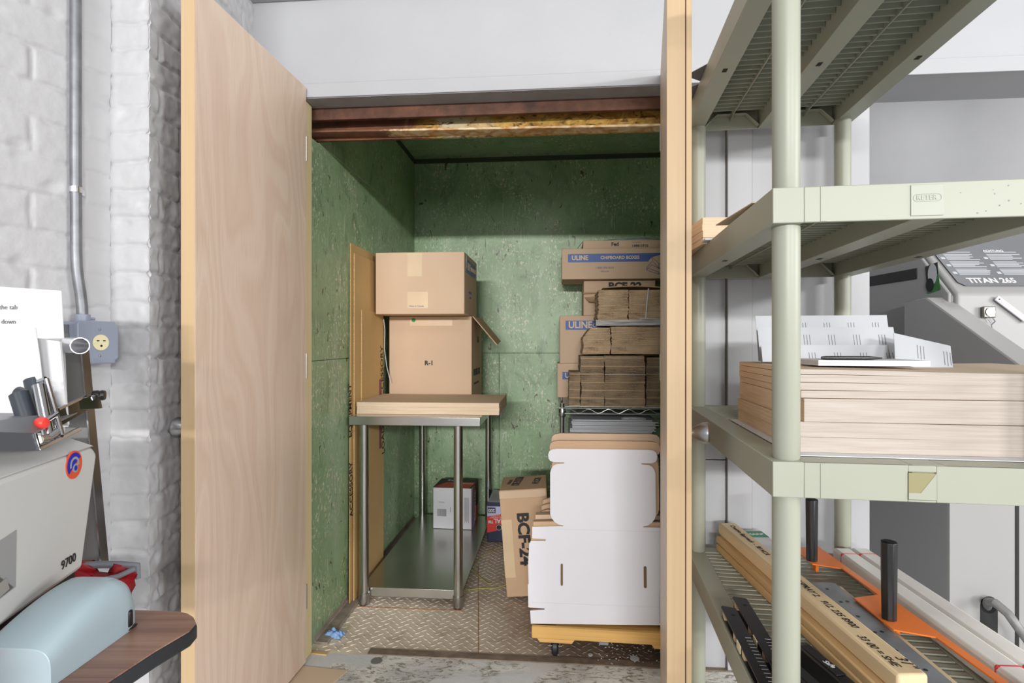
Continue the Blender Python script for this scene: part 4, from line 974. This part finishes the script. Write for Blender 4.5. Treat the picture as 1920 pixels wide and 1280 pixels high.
# ---------------------------------------------------------------- putty plastic shelving
RA = R(-3.3); RO = Vector((.437, 1.093, 0)); W_, D_ = .467, .86
def RK(x, y, z=0): return RO+Matrix.Rotation(RA, 3, 'Z') @ Vector((x, y, z))
t = thing('plastic_shelving', 'tall putty coloured plastic shelving unit filling the right side', 'shelf', tuple(RO), (0, 0, RA))
tops = [.467, .9665, 1.476, 1.995]; TH = .066
def shelf(zt, hole=False, plate=False):
    z0 = zt-TH; e = .035; xa, xb, ya, yb = -e, W_+e, -e, D_+e; bw = .055
    mb = MB()
    beams = [(xa, xa+bw), (W_/2-bw/2, W_/2+bw/2), (xb-bw, xb)]
    for i, (a, b) in enumerate(beams):
        y0_ = ya if i != 1 else ya+.006
        mb.box(a, b, y0_, yb, z0, zt)
    bays = [(beams[0][1], beams[1][0]), (beams[1][1], beams[2][0])]
    for a, b in bays:
        mb.box(a, b, yb-.005, yb, z0, zt); mb.box(a, b, yb-.05, yb, zt-.006, zt)
        mb.box(a, b, ya+.001, ya+.055, zt-.006, zt)
        y = ya+.06
        while y < yb-.06:
            mb.box(a, b, y, y+.0035, zt-.026, zt-.001); mb.box(a, b, y+.0035, y+.020, zt-.006, zt-.002); y += .0285
        m_ = (a+b)/2; mb.box(m_-.002, m_+.002, ya+.05, yb-.05, zt-.030, zt-.003)
        # trapezoid stiffening rib at the back
        for (p0, p1) in (((a+.004, z0+.006), (a+.045, zt-.02)), ((a+.045, zt-.02), (b-.045, zt-.02)), ((b-.045, zt-.02), (b-.004, z0+.006))):
            mb.hexa([(p0[0], yb-.03, p0[1]-.002), (p1[0], yb-.03, p1[1]-.002), (p1[0], yb-.005, p1[1]-.002), (p0[0], yb-.005, p0[1]-.002)],
                    [(p0[0], yb-.03, p0[1]+.002), (p1[0], yb-.03, p1[1]+.002), (p1[0], yb-.005, p1[1]+.002), (p0[0], yb-.005, p0[1]+.002)])
        mb.box(m_-.0015, m_+.0015, yb-.045, yb-.005, z0+.03, zt-.01)
    # front skirt
    if hole:
        hx0, hx1, hz0, hz1 = .196-.0, .243, z0+.004, zt-.012
        mb.box(xa+bw, hx0, ya, ya+.006, z0, zt); mb.box(hx1, xb-bw, ya, ya+.006, z0, zt); mb.box(hx0, hx1, ya, ya+.006, z0, hz0); mb.box(hx0, hx1, ya, ya+.006, hz1, zt)
    else: mb.box(xa+bw, xb-bw, ya, ya+.006, z0, zt)
    if hole:     # middle beam stops behind the pocket
        pass
    s = mb.build('shelf_tier', M['pl'], t, .0022, 2)
    MB().box(xa+.083, xa+.095, ya-.001, ya, z0+.001, zt-.001).build('moulded_rib', M['pl'], s, .0006)
    for a, b in beams:
        for y in (.45,): MB().box((a+b)/2-.006, (a+b)/2+.006, y-.012, y+.008, z0-.0006, z0).build('drain_hole', M['slot'], s)
    if hole:
        hx0, hx1, hz0, hz1 = .1965, .2425, z0+.005, zt-.013
        MB().box(hx0, hx1, ya-.0008, ya-.0003, hz0, hz1).build('clip_pocket', plain('olive recess', (136, 130, 92), .5), s)
        MB().prism([(hx0, hz0), (hx1, hz0), (hx1, hz1), (hx0+.02, hz0+.012), (hx0, hz0+.012)], lambda a, b: (a, ya-.0014, b), lambda a, b: (a, ya-.0008, b)).build('pocket_ramp', M['pl'], s)
    if plate:
        px0, px1 = .200, .254
        MB().box(px0, px1, ya-.0016, ya, z0+.006, zt-.004).build('maker_plate', M['plwhite'], s, .002)
        text('KETER', .0125, M['pl'], s, (px0+.009, ya-.0019, z0+.038), FR, off=.0003, sx=.95, ext=.0005)
        cxp, czp, aw, rr = px0+.027, z0+.038, .0165, .0065
        pts = [(cxp+aw*(1 if abs(q) < 90 else -1)+rr*math.cos(R(q)), ya-.0018, czp+rr*math.sin(R(q))) for q in range(-90, 271, 15) if q != 271]
        pts = [(cxp+aw+rr*math.cos(R(q)), ya-.0018, czp+rr*math.sin(R(q))) for q in range(-90, 91, 15)]+[(cxp-aw+rr*math.cos(R(q)), ya-.0018, czp+rr*math.sin(R(q))) for q in range(90, 271, 15)]
        MB().tube(pts+[pts[0]], .0004, 6).build('maker_plate_outline', M['pl'], s)
        mb = MB()
        for k in range(14):
            x = random.uniform(.28, .47); z = random.uniform(z0+.008, zt-.008); rs = random.uniform(.0006, .0016)
            mb.cyl((x, ya-.0006, z), (x, ya, z), rs, n=8)
        mb.build('paint_specks', M['label'], s)
    return s
shelf(tops[0]); shelf(tops[1], hole=True); shelf(tops[2], plate=True); shelf(tops[3])
lv = [0]+[x for z in tops for x in (z-TH, z)]
for (x, y) in ((0, 0), (W_, 0), (0, D_), (W_, D_)):
    for a, b in ((0, tops[0]-TH), (tops[0], tops[1]-TH), (tops[1], tops[2]-TH), (tops[2], tops[3]-TH)):
        MB().lathe([(.0225, a-.001), (.0245, a+.004), (.0250, b-.03), (.0250, b+.001)], (x, y, 0), n=36).build('post', M['pl'], t, smooth=True)
        # --- reams and papers on the third tier
z = tops[1]+.001
r = thing('paper_sheet', 'white sheet peeking out beneath the chipboard reams on the shelving', 'paper', tuple(RK(.022, .05, z)), (0, 0, RA))
MB().box(0, .50, -.03, .47, 0, .0015).build('sheet', M['paper'], r)
z += .002
hs = [.060, .046, .054]; lbs = ['lowest chipboard ream on the shelving, resting on a white sheet', 'middle chipboard ream of the three stacked on the shelving', 'topmost chipboard ream of the three on the shelving, slightly wavy']
for k in range(3):
    q = RK([.044, .050, .046][k], [.052, .050, .054][k], z)
    r = thing('chipboard_ream', lbs[k], 'paper', tuple(q), (0, 0, RA+R([0, .3, -.4][k])))
    ream(.64, .465, hs[k], r, M['kraft'], M['reamfront'], [.0008, .0012, .004][k], [2, 1, 4][k], side=M['reamside'], lip=.0012)
    z += hs[k]+.001
ZR = z+.006
def prt(label, loc_, w, h, rx, rz, seed, name='printed_sheet'):
    """sheet propped nearly upright, with small grey print"""
    r = thing(name, label, 'paper', loc_, (rx, 0, rz), 'printed sheets on the top ream' if 0 else None)
    MB().box(0, w, 0, .0012, 0, h).build('sheet', M['paperg'], r)
    mb = MB(); random.seed(seed)
    x = .012
    while x < w-.02:
        for k in range(3):
            mb.box(x+.040+k*.007, x+.0415+k*.007, -.0003, 0, h-.060+random.uniform(0, .01), h-.02)
        x += .060
    mb.build('fine_print', M['inkgrey'], r)
    MB().box(.0, w, -.0002, 0, h-.066, h-.0655).build('trim_line', M['paperg'], r); return r
prt('wide printed sheet standing rearmost on the top ream, behind the others', tuple(RK(.075, .43, ZR)), .33, .125, R(-14), RA, 1)
prt('printed sheet standing just in front of the rearmost sheet on the top ream', tuple(RK(.066, .385, ZR)), .33, .092, R(-16), RA, 2)
prt('low printed sheet at the left end of the group on the top ream', tuple(RK(.062, .352, ZR)), .30, .045, R(-18), RA, 3)
prt('printed sheet fanned to the right, leaning over the white pad on the top ream', tuple(RK(.345, .30, ZR+.001)), .13, .085, R(-35), RA+R(-2), 4).rotation_euler = (R(-30), R(14), RA)
r = thing('paper_pad', 'thin pad of white paper lying on the top ream below the printed sheets', 'paper', tuple(RK(.12, .16, ZR-.001)), (0, 0, RA+R(-1)))
ream(.22, .15, .012, r, M['paper'], M['whitecard'], 0, 3)
r = thing('black_pen', 'black pen lying on the pad of white paper', 'pen', tuple(RK(.13, .17, ZR+.0155)), (0, 0, RA+R(2)))
MB().tube([(0, 0, 0), (.01, 0, .0), (.10, 0, 0), (.125, 0, 0)], [.003, .0042, .0042, .0015], 10).build('pen_barrel', M['black'], r, smooth=True)
# second tier
z = tops[2]+.001
r = thing('chipboard_ream', 'short stack of brown chipboard on the upper tier, partly behind the right door', 'paper', tuple(RK(-.045, .56, z)), (0, 0, RA+R(6)))
ream(.20, .26, .078, r, M['kraft'], M['reamedge'], .0, 4, side=M['reamside'], lip=.003)
r = thing('paper_sheet', 'white curled sheet under the brown chipboard on the upper tier', 'paper', tuple(RK(-.05, .50, z)), (0, 0, RA))
MB().box(0, .2, 0, .05, 0, .006).build('sheet', M['paper'], r, .002)
r = thing('chipboard_sheet', 'brown chipboard sheet overhanging the front of the upper tier', 'cardboard', tuple(RK(-.036, .09, z+.002)), (R(4.0), 0, RA))
MB().box(0, .04, 0, .34, 0, .002).build('sheet', M['kraft'], r)
# top tier grey cards
z = tops[3]+.001
for k, (y, a, l) in enumerate(((.56, 38, 'grey card sticking out over the left edge of the top tier, nearer the front'), (.70, 52, 'grey card sticking out over the left edge of the top tier, towards the back'))):
    r = thing('grey_card', l, 'card', tuple(RK(.03, y, z+.002*k)), (0, R(0), RA+R(90+a)))
    MB().box(-.05, .11, -.06, .06, 0, .0015).build('card', M['darkboard'], r)

# ---------------------------------------------------------------- lowest visible tier: cutting sticks, bars, knives
Z4 = tops[0]+.0012
def cp(u, v, z):          # view-square coordinates of a pixel on a level plane
    Z = (H-z)*F/(v-640); return Vector(((u-960)/F*Z, Z, z))
def stick(name, label, cat, A, B, wd_, h, z, m, group=None, bev=.004):
    """A,B: left edge far and near ends in view-square axes (x, depth)"""
    A, B = Vector((A[0], A[1], 0)), Vector((B[0], B[1], 0)); L = (A-B).length
    Bw = Matrix.Rotation(YAW, 3, 'Z') @ B; a = math.atan2((A-B).y, (A-B).x)-R(90)
    r = thing(name, label, cat, (Bw.x, Bw.y, z), (0, 0, a+YAW), group)
    MB().box(0, wd_, 0, L, 0, h).build(cat.replace(' ', '_')+'_body', m, r, bev); return r, L
# bottom row timber
stick('wooden_stick', 'aged wooden cutting stick at the bottom of the pile, leftmost', 'wooden stick', (.705, 1.90), (.715, 1.06), .032, .024, Z4, M['blockd'])
stick('wooden_stick', 'aged wooden cutting stick at the bottom of the pile, under the middle', 'wooden stick', (.739, 1.90), (.749, 1.06), .034, .024, Z4, M['blockd'])
stick('wooden_stick', 'pale wooden cutting stick in the second layer with pink marks', 'wooden stick', (.708, 1.91), (.716, 1.05), .064, .022, Z4+.025, M['blockd'])
r, L = stick('wooden_block', 'long wooden block with handwriting on top of the stick pile', 'wooden block', (.722, 1.925), (.734, 1.045), .060, .040, Z4+.048, M['block'], bev=.006)
VT = (0, 0, R(-90))
text('Creative Approach  -  98 NCA', .021, M['ink'], r, (.034, L-.03, .0404), VT, shear=.3, sx=1.0)
text('GAP SPRAY 2.   912. 235 8900', .022, M['ink'], r, (.030, L-.43, .0404), VT, shear=.3)
text('33 00 = SHE', .022, M['ink'], r, (.018, .14, .0404), VT, shear=.3); text('31"', .028, M['ink'], r, (.044, .06, .0404), VT, shear=.3)
r = thing('paper_packet', 'green topped packet printed SHARP lying beside the handwritten block', 'packet', tuple(Matrix.Rotation(YAW, 3, 'Z') @ Vector((.792, 1.70, Z4))), (0, 0, YAW))
MB().box(0, .075, 0, .22, 0, .062).build('packet_body', M['paper'], r, .003)
MB().box(0, .075, .15, .21, .0622, .0628).build('green_print', M['greencard'], r); text('SHARP', .022, M['paper'], r, (.003, .18, .063), (0, 0, 0), off=.0005)
r, L = stick('wooden_stick', 'wide pale wooden board under the drilled steel bar', 'wooden stick', (.835, 1.56), (.800, 1.0), .098, .030, Z4, M['block'], bev=.003)
r, L = stick('steel_bar', 'grey steel knife bar with drilled holes lying on a wooden board', 'steel bar', (.838, 1.55), (.800, 1.01), .072, .012, Z4+.031, M['bar'], bev=.0015)
for k in range(7):
    y = .05+k*.075
    for dx in ((.028, .046) if k % 2 else (.030,)): MB().cyl((dx, y+.004*(dx > .04), .0121), (dx, y+.004*(dx > .04), .0126), .0045, n=14).build('drilled_hole', M['black'], r)
text('17', .04, M['ink'], r, (.03, .045, .0125), (0, 0, R(-50)), shear=.2)
# orange knife guard with two handles
A = Vector((.985, 1.84, 0)); B = Vector((.958, 1.06, 0)); a = math.atan2((A-B).y, (A-B).x)-R(90); Bw = Matrix.Rotation(YAW, 3, 'Z') @ B
r = thing('knife_lifter', 'orange knife carrying bar with two black handles on the lower tier', 'tool', (Bw.x, Bw.y, Z4), (0, 0, a+YAW))
pl = [(.0, .0), (.022, 0), (.022, .77), (.0, .77), (0, .74), (-.07, .73), (-.07, .60), (0, .57), (0, .40), (-.075, .38), (-.075, .22), (0, .19)]
MB().prism(pl, lambda a, b: (a, b, .046), lambda a, b: (a, b, .050)).build('orange_bar', M['orange'], r, .001)
MB().box(.010, .020, .0, .01, 0, .046).box(.010, .020, .755, .765, 0, .046).box(-.03, -.02, .28, .30, 0, .046).box(-.03, -.02, .66, .68, 0, .046).build('bar_feet', M['orange'], r, .001)
for (u, v) in ((1667, 1160), (1522, 1050)):
    c_ = cp(u, v, Z4+.05); wpt = Matrix.Rotation(YAW, 3, 'Z') @ c_; l_ = Matrix.Rotation(-(a+YAW), 3, 'Z') @ (wpt-Vector((Bw.x, Bw.y, 0)))
    hd = MB().cyl((l_.x, l_.y, .050), (l_.x, l_.y, .238), .0165, .0185, n=8).build('handle', M['black'], r, .002)
    MB().cyl((l_.x, l_.y, .2385), (l_.x, l_.y, .2390), .012, n=18).build('handle_bore', M['blackm'], hd)
# nylon cutting sticks
for k, (A, B, l) in enumerate((((1.043, 1.79), (.994, 1.04), 'milky plastic cutting stick bound with red tape, nearer the orange bar'), ((1.101, 1.79), (1.052, 1.04), 'milky plastic cutting stick bound with red tape, farther to the right'))):
    r, L = stick('plastic_stick', l, 'plastic stick', A, B, .054, .052, Z4, M['nylon'], 'nylon sticks on the lower tier', bev=.008)
    for y in (.09, .69): MB().box(-.0008, .0548, y, y+.014, -.0, .0530).build('red_tape', M['tapered'], r, .008)
# black gauges at the left edge
def gauge(label, x, y0, y1, dz=0, rot=0):
    r = thing('steel_gauge', label, 'gauge', tuple(RK(x, y0, Z4+dz)), (0, 0, RA+rot)); L = y1-y0
    MB().prism([(0, 0), (.036, 0), (.036, L-.01), (.004, L), (0, L-.006)], lambda a, b: (a, b, .020), lambda a, b: (a, b, .024)).build('scale_plate', M['ruler'], r, .001)
    MB().prism([(0, 0), (.032, 0), (.032, L-.012), (.0, L-.012)], lambda a, b: (a, b, 0), lambda a, b: (a, b, .004)).build('base_plate', M['ruler'], r, .001)
    for y in (.02, .14, L-.04, L*.6): MB().box(.001, .010, y, y+.018, .004, .020).build('spacer', M['tape'], r)
    mb = MB()
    for k in range(14): mb.box(.020, .034, .02+k*.014, .0212+k*.014, .0241, .0244)
    mb.build('scale_marks', M['paper'], r)
    MB().cyl((.02, L-.05, .0241), (.02, L-.05, .0245), .005, n=14).build('hole', M['blackm'], r)
    MB().box(-.002, 0, L*.45, L*.45+.03, .006, .024).build('clip', M['ivory'], r)
    return r
gauge('black metal gauge lying along the outer left edge of the lower tier', -.030, .04, .40, 0, R(0))
gauge('black metal gauge lying second from the left edge of the lower tier', .014, .04, .46, 0, R(0))
for k, (u, v, l) in enumerate(((1500, 1240, 'black plastic stapler body with white marking, farther of the two'), (1498, 1275, 'black plastic stapler body nearest the front post'))):
    c_ = Matrix.Rotation(YAW, 3, 'Z') @ cp(u+38-k*26, v+20, Z4+.02)
    r = thing('black_tool', l, 'tool', (c_.x, c_.y, Z4), (0, 0, YAW+R(8)), None)
    MB().prism([(-.10, 0), (.10, 0), (.11, .02), (.08, .048), (-.06, .05), (-.10, .03)], lambda a, b: (-.014, -a, b), lambda a, b: (.016, -a, b)).build('tool_body', M['black'], r, .005, 3)
    MB().box(-.010, .012, -.06, .05, .0495, .0508).build('tool_top', M['ruler'], r, .0005)
    if k == 0: text('Safe', .016, M['paper'], r, (.0, -.01, .0512), (0, 0, R(-80)), shear=.3)

# ---------------------------------------------------------------- paper cutter beyond the opening
t = thing('paper_cutter', 'large light grey guillotine cutter marked TITAN 265 behind the shelving', 'machine', tuple(Matrix.Rotation(YAW, 3, 'Z') @ Vector((1.59, 2.0, 0))), (0, 0, YAW))
T0 = Vector((1.59, 2.0, 0))
def tp(u, v, Z): return CL(u, v, Z)-T0
# side profile in (depth, height), x from 0 to 1.1
prof = [(0, .0), (.9, .0), (.9, 1.75), (.42, 1.75), (.08, 1.42), (0, 1.405)]
prof = [(0, .0), (.9, .0), (.9, 1.70), (.30, 1.70), (0, 1.365)]
MB().prism(prof, lambda a, b: (0, a, b), lambda a, b: (.012, a, b)).build('side_panel', M['titans'], t, .004)
MB().prism([(0, .0), (.9, .0), (.9, .02), (.9, 1.69), (.31, 1.69), (0.0, 1.355)], lambda a, b: (.013, a+.002, b), lambda a, b: (1.2, a+.002, b)).build('housing', M['titan'], t, .004)
MB().prism([(-.018, 1.06), (-.018, 1.363), (.30, 1.715), (.34, 1.715), (.01, 1.34), (.01, 1.06)], lambda a, b: (.018, a, b), lambda a, b: (1.25, a, b)).build('hood', M['titan'], t, .010, 3)
# dark label on the sloped hood
p0 = Vector((0, -.020, 1.366)); sl = Vector((0, .318, .352)).normalized(); nl = Vector((0, -sl.z, sl.y))
def onhood(x, s, d): return Vector((x, 0, 0))+p0+sl*s+nl*d
sh = .0
lab = [(.065, .035), (.60, .035), (.60, .40), (.06, .40), (.045, .38), (.045, .055)]
MB().prism(lab, lambda a, b: onhood(a, b, .001), lambda a, b: onhood(a, b, .0022)).build('warning_label', M['label'], t)
hr = (math.atan2(sl.z, sl.y), 0, 0)
text('TITAN 265', .036, M['paper'], t, onhood(.085, .062, .0026), hr, off=.0012, sx=1.05)
text('ACHTUNG', .016, M['paper'], t, onhood(.24, .235, .0026), hr, off=.0005)
mb = MB(); random.seed(5)
for col_ in range(3):
    for rw in range(19):
        if rw % 6 == 5: continue
        x0 = .075+col_*.165; s0 = .095+rw*.0072
        L_ = random.uniform(.085, .13); e = [onhood(x0, s0, .0026), onhood(x0+L_, s0, .0026), onhood(x0+L_, s0+.0042, .0026), onhood(x0, s0+.0042, .0026)]
        mb.add(e, [(0, 1, 2, 3)])
    for rw in range(3):
        x0 = .055+col_*.165; s0 = .10+rw*.043; mb.add([onhood(x0, s0, .0026), onhood(x0+.015, s0, .0026), onhood(x0+.015, s0+.012, .0026), onhood(x0, s0+.012, .0026)], [(0, 1, 2, 3)])
mb.build('label_print', M['paperg'], t)
# black strip and snapshot on the side
MB().box(-.004, 0, .155, .78, 1.435, 1.478).build('black_strip', M['black'], t, .002)
def sidep_(u, v):         # depth,height on the side plane x=0
    Z = 1.59*F/(u-960); return (Z-2.0, H+(640-v)/F*Z)
ph = [sidep_(*p) for p in ((1740, 551), (1762, 542), (1765, 534+10), (1758, 491), (1736, 500))]
a0 = sidep_(1736, 500); a1 = sidep_(1759, 491); a2 = sidep_(1764, 543); a3 = sidep_(1740, 551)
# magnet clip and knife on the front hood face
c1 = tp(1851, 585, 1.975)
cl = MB().box(c1.x-.022, c1.x+.022, c1.y-.012, c1.y, c1.z-.02, c1.z+.02).build('spring_clip', plain('dull nickel', (120, 118, 112), .35, .8), t, .003); 
MB().lathe([(.016, -.015), (.016, -.012)], (c1.x, c1.y, c1.z), 'Y', 24).build('clip_disc', M['satin'], cl)
MB().tube([(c1.x-.008, c1.y-.008, c1.z-.018), (c1.x+.004, c1.y-.012, c1.z-.04)], .002, 8).tube([(c1.x+.01, c1.y-.008, c1.z-.018), (c1.x+.02, c1.y-.01, c1.z-.034), (c1.x+.006, c1.y-.01, c1.z-.046), (c1.x+.010, c1.y-.01, c1.z-.062)], .002, 8).build('clip_arm', M['chrome'], cl)
# forward table guard
gx = -.06
g = [(.14, 1.345), (.03, 1.352), (-.35, 1.115), (-.75, .98), (-.75, .80), (.14, .80)]
MB().prism(g, lambda a, b: (gx, a, b), lambda a, b: (gx+.085, a, b)).build('table_guard', M['titan'], t, .004)
MB().prism([(a*1., b-.004) for a, b in g], lambda a, b: (gx-.0015, a, b), lambda a, b: (gx-.0002, a, b)).build('guard_side_panel', M['titans'], t)
MB().box(gx+.035, gx+.045, .0, .012, 1.3335, 1.335).build('guard_slot', M['black'], t)
# lower front: slot, gap, hose
MB().box(.0, 1.2, -.004, 0, .0, .80).build('front_panel', M['titan'], t, .001)
s0, s1 = tp(1838, 1122, 1.996), tp(1870, 1300, 1.996)
MB().box(s0.x, s1.x, -.006, -.004, s1.z, s0.z-.02).cyl(((s0.x+s1.x)/2, -.006, s0.z-.022), ((s0.x+s1.x)/2, -.004, s0.z-.022), (s1.x-s0.x)/2, n=24).build('hose_slot', M['blackm'], t)
s0, s1 = tp(1903, 945, 1.996), tp(1910, 1300, 1.996)
MB().box(s0.x, s1.x, -.006, -.004, s1.z, s0.z+.1).build('panel_gap', M['blackm'], t)
MB().tube([tp(1848, 1140, 2.02), tp(1853, 1128, 1.97), tp(1866, 1130, 1.93), tp(1890, 1150, 1.9), tp(1908, 1175, 1.88), tp(1930, 1205, 1.87), tp(1955, 1300, 1.87)], .0150, 12).build('hose', M['hose'], t, smooth=True)
r = thing('snapshot', 'small dog snapshot stuck on the left side of the grey cutter', 'photo', tuple(Matrix.Rotation(YAW, 3, 'Z') @ Vector((1.5888, 2.0, 0))), (0, 0, YAW))
def pn(lst, m, x, nm): MB().prism(lst, lambda a, b: (x, a, b), lambda a, b: (x+.0008, a, b)).build(nm, m, r)
pn([a0, a1, a2, a3], M['grass'], -.0012, 'print')
mix_ = lambda p, q, f: (p[0]*(1-f)+q[0]*f, p[1]*(1-f)+q[1]*f)
pn([a0, a1, mix_(a1, a2, .4), mix_(a0, a3, .5)], M['snapdark'], -.0018, 'dark_backdrop')
cc = mix_(mix_(a0, a2, .5), mix_(a1, a3, .5), .5)
pn([(cc[0]+.022*math.cos(R(q)), cc[1]+.015+.04*math.sin(R(q))) for q in range(0, 360, 24)], M['paperg'], -.0024, 'dog_body')
pn([(cc[0]+.012+.02*math.cos(R(q)), cc[1]-.025+.026*math.sin(R(q))) for q in range(0, 360, 24)], M['blackm'], -.0030, 'dog_head')
# utility knife on the cutter's hood face
k0, k1 = Matrix.Rotation(YAW, 3, 'Z') @ CL(1866, 558, 1.975), Matrix.Rotation(YAW, 3, 'Z') @ CL(1930, 606, 1.975)
r = thing('utility_knife', 'white handled snap-off knife clinging to the front of the cutter', 'knife', tuple(k0), (0, math.atan2(-(k1-k0).z, (k1-k0).xy.length), YAW))
MB().box(0, .14, -.008, 0, -.010, .010).build('knife_handle', M['whitecard'], r, .003)
MB().box(.02, .07, -.0088, -.008, -.005, .005).build('slider_track', M['paperg'], r)
MB().cyl((.010, -.0088, .0), (.010, -.008, 0), .003, n=12).build('handle_hole', M['blackm'], r)
bpy.context.view_layer.update()
